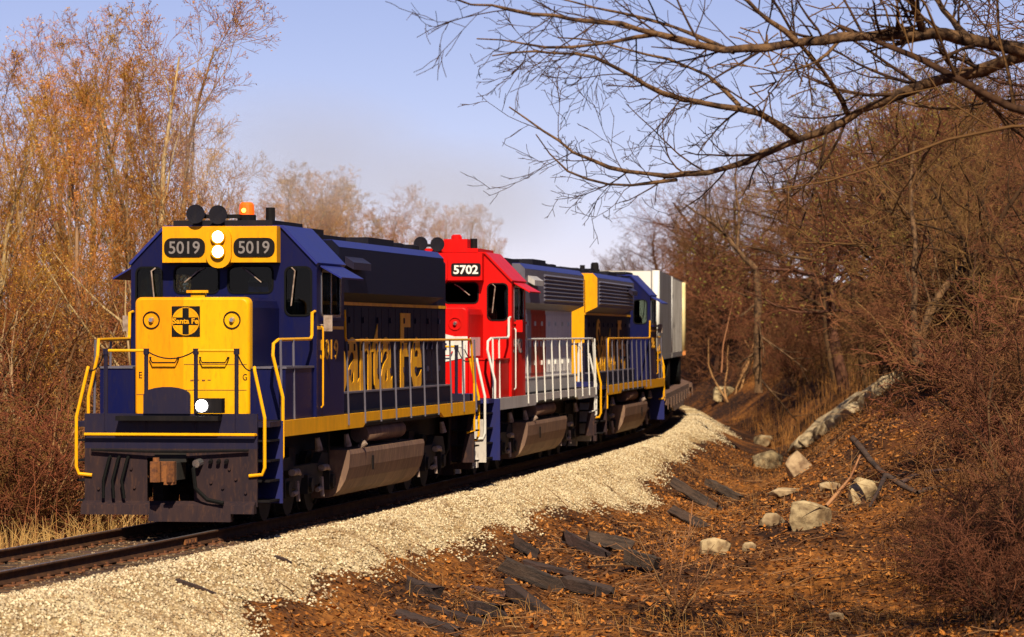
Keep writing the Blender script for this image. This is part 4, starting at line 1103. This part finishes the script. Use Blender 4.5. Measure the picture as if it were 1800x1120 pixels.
for i in range(46):                        # thicket
    x = -70 + (i % 23) * 20 + rng.uniform(-12, 12); d = rng.uniform(68, 84) if i < 23 else rng.uniform(80, 98)
    s_, l_ = track_coords([(x - 900) * d / FPX], [d])
    if l_[0] > -3.6: continue
    plant_px(f'shl{rng.randrange(3)}', x, d, rng.uniform(610, 740) if i < 23 else rng.uniform(490, 650), 'shrub', 'tangled rust-brown shrub ', 'shrub', ZL, rng, (0, 0), 1.35)
# --- far trees seen over the train
for i in range(36):
    x = 455 + i * 12 + rng.uniform(-8, 8); d = rng.uniform(165, 215) if x < 690 else rng.uniform(215, 275)
    top = float(np.interp(x, [440, 520, 580, 640, 670, 700, 780, 830, 880, 910], [335, 308, 288, 300, 345, 372, 342, 358, 420, 460])) + abs(rng.gauss(0, 16))
    plant_px(f'tall{rng.randrange(4)}', x, d, top, 'bare_tree', 'hazy far-off tan tree ', 'tree', ZF, rng, (0, 0), 1.4)
# --- right hillside
HILL_TOP = lambda x: np.interp(x, [1030, 1050, 1090, 1130, 1200, 1260, 1330, 1400, 1480, 1550, 1620, 1800, 1900], [468, 450, 412, 382, 325, 285, 245, 210, 155, 105, 88, 60, 40])
def right_ok(x, d, lo):
    s_, l_ = track_coords([(x - 900) * d / FPX], [d]); return l_[0] > lo
for i in range(84):
    x = 1040 + (i % 42) * 20 + rng.uniform(-14, 14)
    if i < 42: d = float(np.interp(x, [1040, 1200, 1350, 1600, 1900], [285, 235, 165, 125, 100])) + rng.uniform(-16, 22)
    else: d = float(np.interp(x, [1040, 1200, 1350, 1600, 1900], [260, 205, 135, 104, 84])) + rng.uniform(-12, 14)
    if not right_ok(x, d, 6.2): continue
    if x < 1700 and base_row(x, d) > 700: continue
    top = float(HILL_TOP(x)) + (abs(rng.gauss(0, 22)) if i < 42 else rng.uniform(60, 240))
    green = 1380 < x < 1700 and i < 42 and rng.random() < .5
    key = f'budoak{rng.randrange(2)}' if green else (f'oak{rng.randrange(3)}' if rng.random() < .6 else f'sapr{rng.randrange(3)}')
    plant_px(key, x, d, top, 'bare_tree', 'bare tree with green buds ' if green else 'bare brown tree ', 'tree', ZR, rng, (rng.uniform(-.08, .08), rng.uniform(-.1, .1)), rng.uniform(.9, 1.3))
for i in range(44):                        # the wood behind closes the gaps
    x = 1110 + i * 17.5 + rng.uniform(-12, 12); d = float(np.interp(x, [1040, 1200, 1350, 1600, 1900], [300, 262, 200, 160, 130])) + rng.uniform(0, 30)
    if not right_ok(x, d, 6.2): continue
    top = float(HILL_TOP(x)) + 55 + rng.uniform(0, 150)
    plant_px(f'oak{rng.randrange(3)}', x, d, top, 'bare_tree', 'background bare tree ', 'tree', ZR, rng, (0, 0), 1.5)
for i in range(190):
    x = 1215 + rng.random() * 640; dmin = float(np.interp(x, [1200, 1350, 1500, 1650, 1800, 1860], [190, 125, 104, 92, 66, 56]))
    d = dmin + rng.uniform(0, 1) ** 1.3 * (60 if x < 1500 else 42)
    if not right_ok(x, d, 5.4): continue
    if base_row(x, d) > (690 if x > 1300 else 700) and x < 1600 + (d - 60) * 0 + 160: continue
    if x > 1740 and rng.random() < .4: continue
    if 1480 < x < 1760 and base_row(x, d) > 668: continue
    X = (x - 900) * d / FPX; z = float(tz(X, d)[0])
    sc = rng.uniform(.6, 1.25) * (1 if d < 130 else 1.4)
    plant(f'{"shr" if x > 1650 else rng.choice(["shr", "shr", "shn"])}{rng.randrange(3)}', (X, d, z - .05), sc, rng.uniform(0, 6.28), 'shrub', 'tangled brown hillside shrub ', 'shrub', ZR, x, (0, 0), 1.25)
for i in range(16):                        # near dark thicket at the lower right corner
    x = 1725 + rng.random() * 190; d = rng.uniform(46, 62)
    X = (x - 900) * d / FPX; z = float(tz(X, d)[0])
    plant(f'shr{rng.randrange(3)}', (X, d, z - .05), rng.uniform(.4, .72), rng.uniform(0, 6.28), 'shrub', 'dark tangled shrub low ', 'shrub', ZR, x, (0, 0), 1.3)

# unseen trees added outside the right edge to shade the lower right bank
for i, (X, d, h) in enumerate(((11.2, 42, 9.5), (11.6, 52, 9), (13.0, 58, 9), (13.6, 47, 10), (14.0, 66, 9.5), (10.6, 35, 11), (11.0, 40, 12), (11.6, 46, 12), (12.3, 38, 12))):
    plant(f'oak{i % 3}', (X, d, float(tz(X, d)[0]) - .05), h / PROTO['oak0'][2] * 1.15, rng.uniform(0, 6.28), 'bare_tree', 'dark bare tree added for shade beyond ', 'tree', [(99999, 'the right picture edge')], 1900, (0, 0), 1.15)
# every plant is named by its place and, within that clump, by its size
ORD = ['largest', 'second largest', 'third largest', 'fourth largest', 'fifth largest', 'sixth largest', 'seventh largest', 'eighth largest', 'ninth largest', 'tenth largest', 'eleventh largest', 'twelfth largest', 'thirteenth largest', 'fourteenth largest', 'fifteenth largest', 'sixteenth largest']
clumps = {}
for o, lab, cat, zone, size in PLIST: clumps.setdefault((lab, cat, zone), []).append((size, o))
for (lab, cat, zone), lst in clumps.items():
    lst.sort(key=lambda t: -t[0])
    for i, (sz, o) in enumerate(lst):
        o['group'] = lab.strip() + 's ' + zone if not lab.startswith(('bare tree with', 'bare tan tree with', 'dark tangled')) else cat + 's ' + zone
        if len(lst) == 1: o['label'] = lab + zone
        elif i < len(ORD): o['label'] = lab + zone + ', ' + ORD[i] + ' there'
        else: o['label'] = lab + zone + ', one of the smallest there'
print('plants', len(PLIST))

# ------------------------------------------------------------------ things lying about
def hit(x, y, dmin=40.0):
    d = np.arange(dmin, 240, .2)
    X = (x - 900) * d / FPX; Z = CAMZ - (y - HOR) * d / FPX
    g = tz(X, d)
    i = int(np.argmax(Z <= g)) if (Z <= g).any() else len(d) - 1
    return Vector((float(X[i]), float(d[i]), float(g[i])))

mat('rock_pale', (0.44, 0.33, 0.19), rough=0.95, col2=(0.24, 0.16, 0.085), scale=2.2, col3=(0.10, 0.06, 0.035), scale3=5, lo3=.48, hi3=.72, bump=1.0, bscale=5, rnd=.2, spec=.15)
mat('rock_ledge', (0.48, 0.37, 0.23), rough=0.95, col2=(0.30, 0.21, 0.12), scale=2.0, col3=(0.12, 0.07, 0.04), scale3=5, lo3=.58, hi3=.8, bump=0.9, bscale=5, spec=.15)
def rock_mesh(rs, n=22, size=(1, 1, 1)):
    bm = bmesh.new()
    p = nrm(rs.normal(0, 1, (n, 3))) * rs.uniform(.82, 1.0, (n, 1))
    p = np.sign(p) * np.abs(p) ** .7            # blocky
    for q in p * np.array(size) * .5: bm.verts.new(q)
    r = bmesh.ops.convex_hull(bm, input=bm.verts)
    bmesh.ops.delete(bm, geom=[v for v in bm.verts if not v.link_faces], context='VERTS')
    bmesh.ops.bevel(bm, geom=list(bm.edges), offset=.025 * min(size), segments=1, affect='EDGES')
    me = bpy.data.meshes.new('boulder'); bm.to_mesh(me); bm.free(); return me
def boulder(x, y_base, w, h, label, seed, mt='rock_pale', depth=.8, tilt=(0, 0, 0)):
    """w, h in photo pixels"""
    p = hit(x, y_base); s_ = FPX / p.y
    W, H = w / s_, h / s_
    me = rock_mesh(np.random.RandomState(seed), 24, (W * 1.08, W * depth, H * 1.5)); me.materials.append(MATS[mt])
    o = bpy.data.objects.new('boulder', me); COL.objects.link(o)
    o.location = (p.x, p.y + W * depth * .35, p.z + H * .26); o.rotation_euler = tilt
    return tag(o, label, 'boulder', 'boulders in the ditch')
boulder(1421, 934, 84, 60, 'largest squared tan boulder lying in the middle of the ditch', 3, tilt=(0, .15, .5))
boulder(1358, 926, 46, 22, 'low flat boulder just left of the largest squared boulder', 5)
boulder(1257, 976, 58, 30, 'pale blocky boulder nearest the dumped timbers', 8, tilt=(0, .05, .2))
boulder(1519, 884, 54, 46, 'rounded pale boulder behind the forked dead branch', 12)
boulder(1405, 836, 48, 44, 'upright pale slab leaning in the upper ditch', 15, tilt=(0, -.5, .2))
boulder(1350, 824, 56, 34, 'grey-tan boulder left of the upright slab', 18)
boulder(1342, 784, 36, 20, 'small pale boulder at the tip of the ballast', 21)
boulder(1275, 702, 46, 24, 'tan boulder on the bank beyond the end of the ballast', 24)
boulder(1390, 872, 80, 12, 'thin flat stone slab between the upright slab and the largest boulder', 27)
boulder(1460, 866, 40, 16, 'small dark-sided stone beside the rounded pale boulder', 29)
boulder(1318, 968, 26, 16, 'fist-shaped brown stone right of the blocky boulder', 33)
boulder(1705, 1076, 26, 14, 'little pale stone in the leaf litter at the bottom right', 35)
boulder(1470, 1092, 30, 16, 'little tan stone in the leaf litter near the bottom edge', 37)
# ledge of rock running up the slope
led = thing('rock_ledge', 'long pale rock ledge slanting up the hillside above the ditch', 'rock', hit(1500, 722))
_rl = np.random.RandomState(41)
for i in range(11):
    t = i / 10
    p = hit(1432 + 134 * t, 768 - 92 * t + 4)
    w = 46 / FPX * p.y
    me = rock_mesh(_rl, 22, (w * _rl.uniform(2.4, 3.0), w * 1.5, w * _rl.uniform(.75, .9))); me.materials.append(MATS['rock_ledge'])
    o = bpy.data.objects.new('stone', me); COL.objects.link(o); o.parent = led
    o.location = Vector((p.x, p.y, p.z + w * .15)) - led.location
    o.rotation_euler = (_rl.uniform(-.15, .15), -.62 + _rl.uniform(-.05, .05), _rl.uniform(-.12, .12))

# dumped old ties
TIMB = [(888, 1006, 993, 1049, 'longest dark timber lying in front of the dumped heap'), (993, 1033, 1072, 1054, 'dark timber end to end with the longest one'), (993, 952, 1063, 987, 'timber slanting down the ballast edge at the top of the heap'),
        (1040, 958, 1106, 972, 'black timber at the right end of the heap top'), (716, 1040, 768, 1056, 'short blocky timber alone on the leaf litter left of the heap'), (697, 1082, 804, 1114, 'thin plank lowest at the bottom edge'),
        (760, 1074, 864, 1104, 'thick black timber above the lowest plank'), (833, 1038, 892, 1048, 'narrow plank pointing at the splintered timber'), (893, 1043, 954, 1090, 'splintered timber tipped steeply downhill'),
        (930, 994, 1008, 1011, 'weathered board under the top of the heap'), (1183, 905, 1257, 944, 'grey timber by the bare twiggy sapling'), (1247, 854, 1300, 882, 'far dark timber near the boulders'),
        (1187, 858, 1261, 903, 'timber sloping off the ballast above the grey one'), (828, 1080, 880, 1087, 'short stub of timber beside the thick black one'), (903, 961, 938, 983, 'broken tie stub high on the ballast edge'),
        (1100, 990, 1150, 1004, 'half-buried timber between the heap and the twiggy sapling')]
rng = random.Random(9)
for i, (x1, y1, x2, y2, lab) in enumerate(TIMB):
    mid = hit((x1 + x2) / 2, (y1 + y2) / 2 + 6)
    A = px(x1, y1 + 4, mid.y + rng.uniform(-.1, .35)); B = px(x2, y2 + 4, mid.y - rng.uniform(-.1, .35))
    Ln = (B - A).length; h = .20 if i % 3 else .24
    if 'plank' in lab or 'board' in lab: h = .09
    o = timber_mesh('old_timber', Ln * 1.04, .23, h, rng, .016, .10).obj('old_timber', 'old_timber')
    o.rotation_euler = (B - A).to_track_quat('X', 'Z').to_euler(); o.rotation_euler.rotate_axis('X', rng.uniform(-.3, .3))
    o.location = (A + B) / 2 + Vector((0, 0, h * .7))
    tag(o, lab, 'timber', 'old timbers dumped below the ballast')
for x1, y1, x2, y2, lab in ((310, 1035, 378, 1058, 'thin dark stick lying on the pale ballast'), (484, 990, 512, 998, 'small black splinter on the ballast near the tracks')):
    A, B = hit(x1, y1), hit(x2, y2); B = A + (B - A).normalized() * min((B - A).length, 1.6)
    o = MB().tube([A + Vector((0, 0, .07)), (A + B) / 2 + Vector((0, 0, .08)), B + Vector((0, 0, .07))], [.035, .03, .02], 6).obj('stick', 'old_timber'); tag(o, lab, 'stick')

# ------------------------------------------------------------------ limbs and dead wood drawn through measured points
def limb(out, pts, r0, r1, rs, wob=.25):
    """smooth polyline with a slow drift in depth"""
    P = np.array([tuple(px(*p)) for p in pts])
    t = np.concatenate([[0], np.cumsum(np.linalg.norm(np.diff(P, axis=0), axis=1))]); n = max(6, int(t[-1] / .25))
    tt = np.linspace(0, t[-1], n)
    Q = np.stack([np.interp(tt, t, P[:, k]) for k in range(3)], 1)
    for _ in range(2): Q[1:-1] = .25 * Q[:-2] + .5 * Q[1:-1] + .25 * Q[2:]
    Q[1:-1] += rs.normal(0, .012, (n - 2, 3))
    rad = np.linspace(r0, r1, n) * (1 + .12 * np.sin(np.arange(n) * 1.7)) * rs.uniform(.92, 1.1, n)
    out.append((Q, rad)); return Q, rad
def sprays(rs, Q, rad, k, ln, spec, out, down=0.0, t0=.1):
    for j in range(k):
        i = int((t0 + (1 - t0) * (j + rs.uniform(0, 1)) / k) * (len(Q) - 2)); d = nrm(Q[i + 1] - Q[i])
        a = nrm(np.cross(d, [0, 1, 0])); b = np.cross(d, a); w = rs.uniform(0, 6.28); ang = np.radians(rs.uniform(28, 62))
        nd = d * np.cos(ang) + (a * np.cos(w) * 1.25 + b * np.sin(w) * .8) * np.sin(ang) + np.array([0, 0, down])
        grow(rs, Q[i], nd, ln * rs.uniform(.5, 1.3), max(rad[i] * .36, .0055), 0, spec, out)
tree_o = thing('overhanging_tree', 'bare tree leaning in from the right, its two long limbs crossing the sky', 'tree', (0, 0, 0))
base = Vector((7.6, 44.5, float(tz(7.6, 44.5)[0])))
tree_o.location = base
D = 44
rs = np.random.RandomState(21)
mains = []
LIMBS = [([(1990, 165, D), (1900, 125, D), (1800, 90, D), (1700, 63, D), (1620, 58, D - .5), (1540, 63, D - 1), (1470, 67, D - 1), (1400, 73, D - 1.4), (1340, 88, D - 1.5), (1290, 92, D - 1.6), (1240, 88, D - 1.6), (1180, 66, D - 1.8), (1140, 55, D - 2), (1080, 43, D - 2), (1000, 36, D - 2.2), (930, 22, D - 2.4), (860, 10, D - 2.6), (800, -2, D - 3)], .095, .010),
         ([(1990, 175, D), (1900, 85, D + .4), (1800, 97, D + .5), (1740, 116, D + .8), (1690, 132, D + 1), (1630, 150, D + 1), (1560, 172, D + 1.2), (1500, 204, D + 1.5), (1450, 228, D + 1.5), (1400, 246, D + 1.6), (1340, 276, D + 1.8), (1285, 297, D + 2), (1230, 309, D + 2), (1190, 316, D + 2.2), (1150, 305, D + 2.2), (1080, 302, D + 2.5), (1020, 285, D + 2.6), (975, 238, D + 2.8), (930, 214, D + 3), (895, 188, D + 3)], .088, .009)]
SUBS = [([(1190, 316, D + 2.2), (1120, 322, D + 2), (1050, 333, D + 1.8), (1000, 315, D + 1.6), (955, 272, D + 1.5), (942, 236, D + 1.5)], .024, .008),
        ([(1402, 246, D + 1.6), (1380, 217, D + 1.2), (1300, 186, D + 1), (1215, 180, D + .8), (1155, 165, D + .5), (1110, 132, D + .3), (1050, 97, D), (980, 92, D - .3), (910, 85, D - .5), (865, 98, D - .6)], .048, .009),
        ([(1300, 186, D + 1), (1262, 138, D + 1.2), (1200, 106, D + 1.4), (1140, 96, D + 1.6), (1060, 75, D + 1.8), (980, 66, D + 2)], .026, .008),
        ([(1492, 206, D + 1.5), (1482, 160, D + 1.2), (1440, 120, D + .9), (1405, 84, D + .5), (1385, 30, D + .2), (1350, -12, D)], .035, .014),
        ([(1160, 60, D - 1.9), (1060, 76, D - 1.5), (980, 86, D - 1.3), (900, 74, D - 1), (838, 68, D - 1)], .028, .008),
        ([(1400, 73, D - 1.4), (1345, 25, D - 1.6), (1290, -14, D - 1.8)], .034, .02), ([(1622, 58, D - .5), (1612, 20, D - .8), (1596, -14, D - 1)], .05, .035), ([(1700, 63, D), (1655, 12, D + .4), (1638, -14, D + .6)], .04, .03),
        ([(1290, 92, D - 1.6), (1230, 62, D - 1.2), (1150, 40, D - 1), (1050, 12, D - .8), (960, -8, D - .6)], .03, .010), ([(1560, 172, D + 1.2), (1640, 200, D + 1), (1720, 185, D + .8), (1800, 175, D + .5)], .02, .010),
        ([(1480, 66, D - 1), (1440, 110, D - 1.4), (1400, 128, D - 1.7), (1330, 130, D - 2)], .02, .007), ([(1690, 132, D + 1), (1760, 210, D + 1.4), (1830, 260, D + 1.8)], .03, .012)]
twig_spec = [dict(n=6, crook=.10, up=.03, tip=.4), dict(n=4, crook=.14, up=.03, tip=.5, k=4.5, t0=.12, ang=38, len=.46, r=.7), dict(n=3, crook=.16, up=.02, tip=.6, k=2.6, t0=.2, ang=38, len=.5, r=.8, rmin=.0034)]
tw = [[] for _ in twig_spec]
big, small = [], []
for pts, r0, r1 in LIMBS:
    Q, rad = limb(big, pts, r0, r1, rs); sprays(rs, Q, rad, 22, 1.2, twig_spec, tw, -.05, .22)
for pts, r0, r1 in SUBS:
    Q, rad = limb(small, pts, r0, r1, rs); sprays(rs, Q, rad, max(6, int(len(Q) * .7)), .85, twig_spec, tw, 0, .15)
off = np.array(base)
TR = [(np.array([(0, 0, -.3), (-.1, .1, 1.5), (.05, 0, 3.2), (-.1, -.2, 5.2), (-.35, -.3, 6.6), (-.1, -.1, 9), (.3, .2, 12)]), np.array([.26, .22, .2, .18, .16, .12, .05]))]
for lb, lst in (('trunk', TR),):
    v, f = tubes_to_arrays(lst, 9); np_mesh('trunk', v, f, 'bark_dark', tree_o, smooth=True)
for Q, rad in big:
    v, f = tubes_to_arrays([(Q - off, rad)], 8); np_mesh('limb', v, f, 'bark_limb', tree_o, smooth=True)
for Q, rad in small:
    v, f = tubes_to_arrays([(Q - off, rad)], 6); np_mesh('branch', v, f, 'bark_limb', tree_o, smooth=True)
V, F, b = [], [], 0
for lst in tw:
    v, f = tubes_to_arrays([(p - off, r_) for p, r_ in lst], 4); V.append(v); F.append(f + b); b += len(v)
np_mesh('crown', np.concatenate(V), np.concatenate(F), 'bark_dark', tree_o)
# unseen upper crown above and beside the frame, grown dense to shade the bank
up = [[] for _ in SPEC('oak')]
for i in range(24):
    az = 2.4 * i
    grow(rs, (0, 0, 7.6 + i * .2), (math.cos(az) * 1.5 - .35, math.sin(az) * 1.5 - .1, .45), 5.5, .09, 1, SPEC('oak'), up)
V, F, b = [], [], 0
for lst in up:
    if lst: v, f = tubes_to_arrays(lst, 3); V.append(v); F.append(f + b); b += len(v)
np_mesh('upper_crown', np.concatenate(V), np.concatenate(F), 'twig_brown', tree_o)

def dead_wood(name, label, cat, strands, mt, seed, twigs=0, ln=.4):
    rs = np.random.RandomState(seed); out = []
    for pts, r0, r1 in strands: limb(out, pts, r0, r1, rs)
    o0 = out[0][0][0].copy()
    t = thing(name, label, cat, tuple(o0))
    for i, (Q, rad) in enumerate(out):
        v, f = tubes_to_arrays([(Q - o0, rad)], 6); np_mesh('branch', v, f, mt, t, smooth=True)
    if twigs:
        sp = [dict(n=4, crook=.12, up=.06, tip=.5), dict(n=2, crook=.15, up=.04, tip=.5, k=3, t0=.2, ang=38, len=.5, r=.7, rmin=.0045)]
        tw2 = [[], []]
        for Q, rad in out: sprays(rs, Q, rad, twigs, ln, sp, tw2, .1, .3)
        V, F, b = [], [], 0
        for lst in tw2:
            v, f = tubes_to_arrays([(p - o0, r_) for p, r_ in lst], 3); V.append(v); F.append(f + b); b += len(v)
        tag(np_mesh('twigs', np.concatenate(V), np.concatenate(F), mt, t), kind='stuff')
    return t
d1 = hit(1560, 880).y
dead_wood('dead_branch', 'forked dark dead branch propped across the ditch beside the rounded boulder', 'branch',
          [([(1496, 768, d1), (1515, 795, d1), (1545, 830, d1 - .3), (1575, 845, d1 - .5), (1612, 866, d1 - .8)], .06, .05), ([(1556, 836, d1 - .4), (1545, 862, d1 - .8), (1528, 892, d1 - 1.2)], .045, .025),
           ([(1585, 848, d1 - .5), (1620, 828, d1 - .2), (1660, 822, d1), (1700, 830, d1)], .045, .02), ([(1612, 866, d1 - .8), (1650, 852, d1 - .4), (1694, 858, d1)], .045, .02)], 'old_timber', 5, 2, .5)
dead_wood('dead_branch', 'pale broken branch leaning against the rounded boulder', 'branch', [([(1452, 890, d1 - 2), (1480, 860, d1 - 1.5), (1505, 828, d1 - 1), (1512, 800, d1 - .8)], .035, .015), ([(1480, 860, d1 - 1.5), (1496, 850, d1 - 1.7)], .02, .01)], 'twig_pale', 6, 3)
d2 = hit(1195, 1086).y
dead_wood('twiggy_sapling', 'bare pale many-stemmed sapling standing at the lower centre of the bank', 'sapling',
          [([(1195, 1086, d2), (1188, 1030, d2), (1172, 975, d2), (1158, 930, d2)], .022, .008), ([(1190, 1040, d2), (1200, 985, d2), (1212, 925, d2 + .2), (1218, 880, d2 + .3)], .018, .006), ([(1192, 1080, d2), (1160, 1030, d2 - .3), (1140, 975, d2 - .4), (1118, 935, d2 - .5)], .018, .006),
           ([(1198, 1085, d2), (1225, 1040, d2 + .4), (1250, 1000, d2 + .5), (1270, 960, d2 + .6)], .014, .006), ([(1196, 1086, d2), (1215, 1030, d2 - .5), (1240, 985, d2 - .6)], .012, .005)], 'twig_pale', 8, 7, .55)
dead_wood('dead_stalk', 'thin pale dead stalk standing on the bank right of the trailers', 'stalk', [([(1268, 655, 150), (1272, 600, 150), (1284, 550, 150), (1290, 515, 150)], .035, .015)], 'twig_pale', 9)
dead_wood('dead_tree', 'dead tree with a long pale limb slanting up over the middle hillside', 'tree', [([(1330, 475, 128), (1296, 440, 128), (1270, 405, 128), (1235, 380, 128), (1205, 360, 128)], .10, .035), ([(1296, 440, 128), (1300, 380, 129), (1292, 320, 130), (1296, 270, 130)], .06, .025), ([(1330, 475, 128), (1333, 530, 128), (1330, 600, 128), (1333, 690, 128)], .11, .16)], 'bark_limb', 11, 6, 1.6)
dead_wood('leaning_trunk', 'dark leaning trunk rising from the brush at the right of the hillside', 'tree', [([(1615, 640, 88), (1625, 560, 88), (1665, 500, 88.5), (1710, 450, 89), (1740, 420, 89)], .14, .05), ([(1612, 650, 88), (1606, 560, 88), (1610, 450, 88), (1600, 330, 88.5), (1606, 250, 89)], .09, .03)], 'bark_limb', 12, 9, 1.7)

# ------------------------------------------------------------------ leaf litter, grass, brush stems
def leaves(name, n, s_rng, l_rng, size, seed, mts, label):
    rs = np.random.RandomState(seed)
    s_ = rs.uniform(*s_rng, n); l_ = rs.uniform(*l_rng, n); x, y = along(s_, l_)
    ok = (x > -.137 * y - 1) & (x < .137 * y + 1)
    e = 2.95 + 0.65 * lump(x * .8, y * .8) + .22 * lump(x * 4, y * 4)
    ok &= abs(l_) > e + rs.normal(.25, .3, n)
    s_, l_, x, y = s_[ok], l_[ok], x[ok], y[ok]; n = len(x)
    z = tz_sl(s_, l_, x, y)
    c = np.stack([x, y, z + rs.uniform(.005, .05, n)], 1)
    a = nrm(rs.normal(0, 1, (n, 3)) * [1, 1, .35]); b = nrm(np.cross(a, nrm(rs.normal(0, .45, (n, 3)) + [0, 0, 1]))); q = size * rs.uniform(.5, 1.4, (n, 1))
    up_ = np.array([0, 0, 1.]) * q * .25
    V = np.stack([c - a * q + up_, c + b * q * .55, c + a * q + up_, c - b * q * .55], 1).reshape(-1, 3)
    o = np_mesh(name, V, np.arange(4 * n).reshape(-1, 4), mts, mi=rs.choice(len(mts), n))
    return tag(o, label, None, None, 'stuff')
leaves('leaf_litter', 90000, (-16, 75), (2.6, 15), .036, 1, ['leaf_brown', 'leaf_dark', 'leaf_brown', 'leaf_dark'], 'fallen brown leaves covering the bank and hillside')

def stems(name, n, s_rng, l_rng, hgt, r, seed, mt, label, lean=.5, frame=True, edge=0.0, clump=0.0, hill=False):
    rs = np.random.RandomState(seed)
    s_ = rs.uniform(*s_rng, n); l_ = rs.uniform(*l_rng, n); x, y = along(s_, l_)
    ok = np.ones(n, bool)
    if frame: ok &= (x > -.14 * y - 1) & (x < .14 * y + 1)
    if edge: ok &= abs(l_) > 2.95 + 0.65 * lump(x * .8, y * .8) + edge + rs.normal(0, .3, n)
    if hill: ok &= ~(((HOR + (CAMZ - tz_sl(s_, l_, x, y)) * FPX / y) > 690) & (900 + x * FPX / y < 1690))
    if clump: ok &= lump(x * 1.3 + 9, y * .8) > clump + rs.normal(0, .25, n)
    s_, l_, x, y = s_[ok], l_[ok], x[ok], y[ok]; n = len(x)
    z = tz_sl(s_, l_, x, y)
    h = hgt * rs.uniform(.35, 1.25, n); az = rs.uniform(0, 6.28, n); ln = np.abs(rs.normal(0, lean, n))
    dx, dy = np.cos(az) * ln * h, np.sin(az) * ln * h
    P = np.stack([np.stack([x, y, z - .03], 1), np.stack([x + dx * .35, y + dy * .35, z + h * .6], 1), np.stack([x + dx, y + dy, z + h * (1 - .25 * np.minimum(ln, 1.5))], 1)], 1)
    v, f = tubes_to_arrays([(p, np.array([r, r * .8, r * .4])) for p in P], 3)
    o = np_mesh(name, v, f, mt); return tag(o, label, None, None, 'stuff')
stems('dry_grass', 9000, (2, 45), (-12, -3.0), .75, .007, 2, 'dry_grass', 'golden dry grass along the far side of the track', .5, True)
stems('undergrowth', 5000, (-14, 62), (3.0, 14), .30, .005, 3, 'dry_weed', 'low rust-brown weeds over the bank and ditch', 1.1, True, .2, .05)
stems('brush', 7000, (18, 130), (5.0, 20), 1.9, .008, 4, 'twig_brown', 'tangled brown brush stems filling the hillside', .6, True, 0, 0, True)
stems('brush', 5000, (8, 70), (-18, -4.5), 2.0, .008, 6, 'twig_rust', 'tangled rust brush stems under the left stand', .6, True)
stems('orange_brush', 800, (75, 120), (4.6, 9), .9, .008, 7, 'dry_weed', 'orange dry weeds on the bank beyond the ballast', .4, True)
stems('ballast_weeds', 500, (-14, 60), (2.2, 3.4), .28, .005, 5, 'dry_weed', 'sparse dry weeds growing through the ballast edge', .6, True, 0, .25)

# fallen twigs strewn on the bank
rs = np.random.RandomState(15); n = 2600
s_ = rs.uniform(-14, 60, n); l_ = rs.uniform(2.8, 13, n); x, y = along(s_, l_); z = tz_sl(s_, l_, x, y)
az = rs.uniform(0, 6.28, n); ln = rs.uniform(.1, .55, n) * rs.choice([1, 1, 2], n); dx, dy = np.cos(az) * ln, np.sin(az) * ln
z2 = tz(x + dx, y + dy); lift = rs.uniform(.01, .10, n)
P = np.stack([np.stack([x, y, z + .02], 1), np.stack([x + dx * .5 + rs.normal(0, .03, n), y + dy * .5, (z + z2) / 2 + lift], 1), np.stack([x + dx, y + dy, z2 + .03 + lift * rs.uniform(0, 2, n)], 1)], 1)
v, f = tubes_to_arrays([(p, np.array([.011, .009, .005])) for p in P], 4)
tag(np_mesh('fallen_twigs', v, f, ['bark_dark', 'twig_pale', 'twig_brown'], mi=np.repeat(rs.choice(3, n), 8)), 'fallen dead twigs strewn over the leafy bank', None, None, 'stuff')
leaves('large_leaves', 9000, (-16, 40), (2.4, 13), .06, 11, ['leaf_brown', 'leaf_dark', 'leaf_brown'], 'larger curled brown leaves on the bank')
stems('grass_tufts', 1300, (-14, 40), (2.6, 11), .35, .004, 12, 'dry_grass', 'pale dry grass tufts dotting the bank and ballast edge', .8, True, -.3, .42)

# exhaust drifting over the hoods
m = bpy.data.materials.new('exhaust'); m.use_nodes = True; MATS['exhaust'] = m; nt = m.node_tree
nt.nodes.remove(nt.nodes['Principled BSDF'])
pv = nt.nodes.new('ShaderNodeVolumePrincipled'); pv.inputs['Color'].default_value = (.93, .88, .86, 1)
tc = nt.nodes.new('ShaderNodeTexCoord'); gr = nt.nodes.new('ShaderNodeTexGradient'); gr.gradient_type = 'SPHERICAL'
mp = nt.nodes.new('ShaderNodeMapping'); mp.inputs['Location'].default_value = (-1, -1, -1); mp.inputs['Scale'].default_value = (2, 2, 2)
nt.links.new(tc.outputs['Generated'], mp.inputs[0]); nt.links.new(mp.outputs[0], gr.inputs[0])
ml = nt.nodes.new('ShaderNodeMath'); ml.operation = 'MULTIPLY'; ml.inputs[1].default_value = .08
nt.links.new(gr.outputs['Fac'], ml.inputs[0]); nt.links.new(ml.outputs[0], pv.inputs['Density'])
nt.links.new(pv.outputs[0], nt.nodes['Material Output'].inputs['Volume'])
for k, (s_, z, rx, ry, rz_, lab) in enumerate(((14.5, 6.1, 2.6, 9.0, 1.6, 'thin exhaust haze drifting above the lead locomotive hood'), (33.5, 6.1, 2.6, 9.0, 1.6, 'thin exhaust haze drifting above the second locomotive'))):
    bm = bmesh.new(); bmesh.ops.create_icosphere(bm, subdivisions=3, radius=1); bmesh.ops.scale(bm, vec=(rx, ry, rz_), verts=bm.verts)
    me = bpy.data.meshes.new('exhaust_smoke'); bm.to_mesh(me); bm.free(); me.materials.append(m)
    o = bpy.data.objects.new('exhaust_smoke', me); COL.objects.link(o); x, y, h = path(s_)
    o.location = (float(x) - .8, float(y), z); o.rotation_euler = (0, 0, -float(h))
    tag(o, lab, None, None, 'stuff')
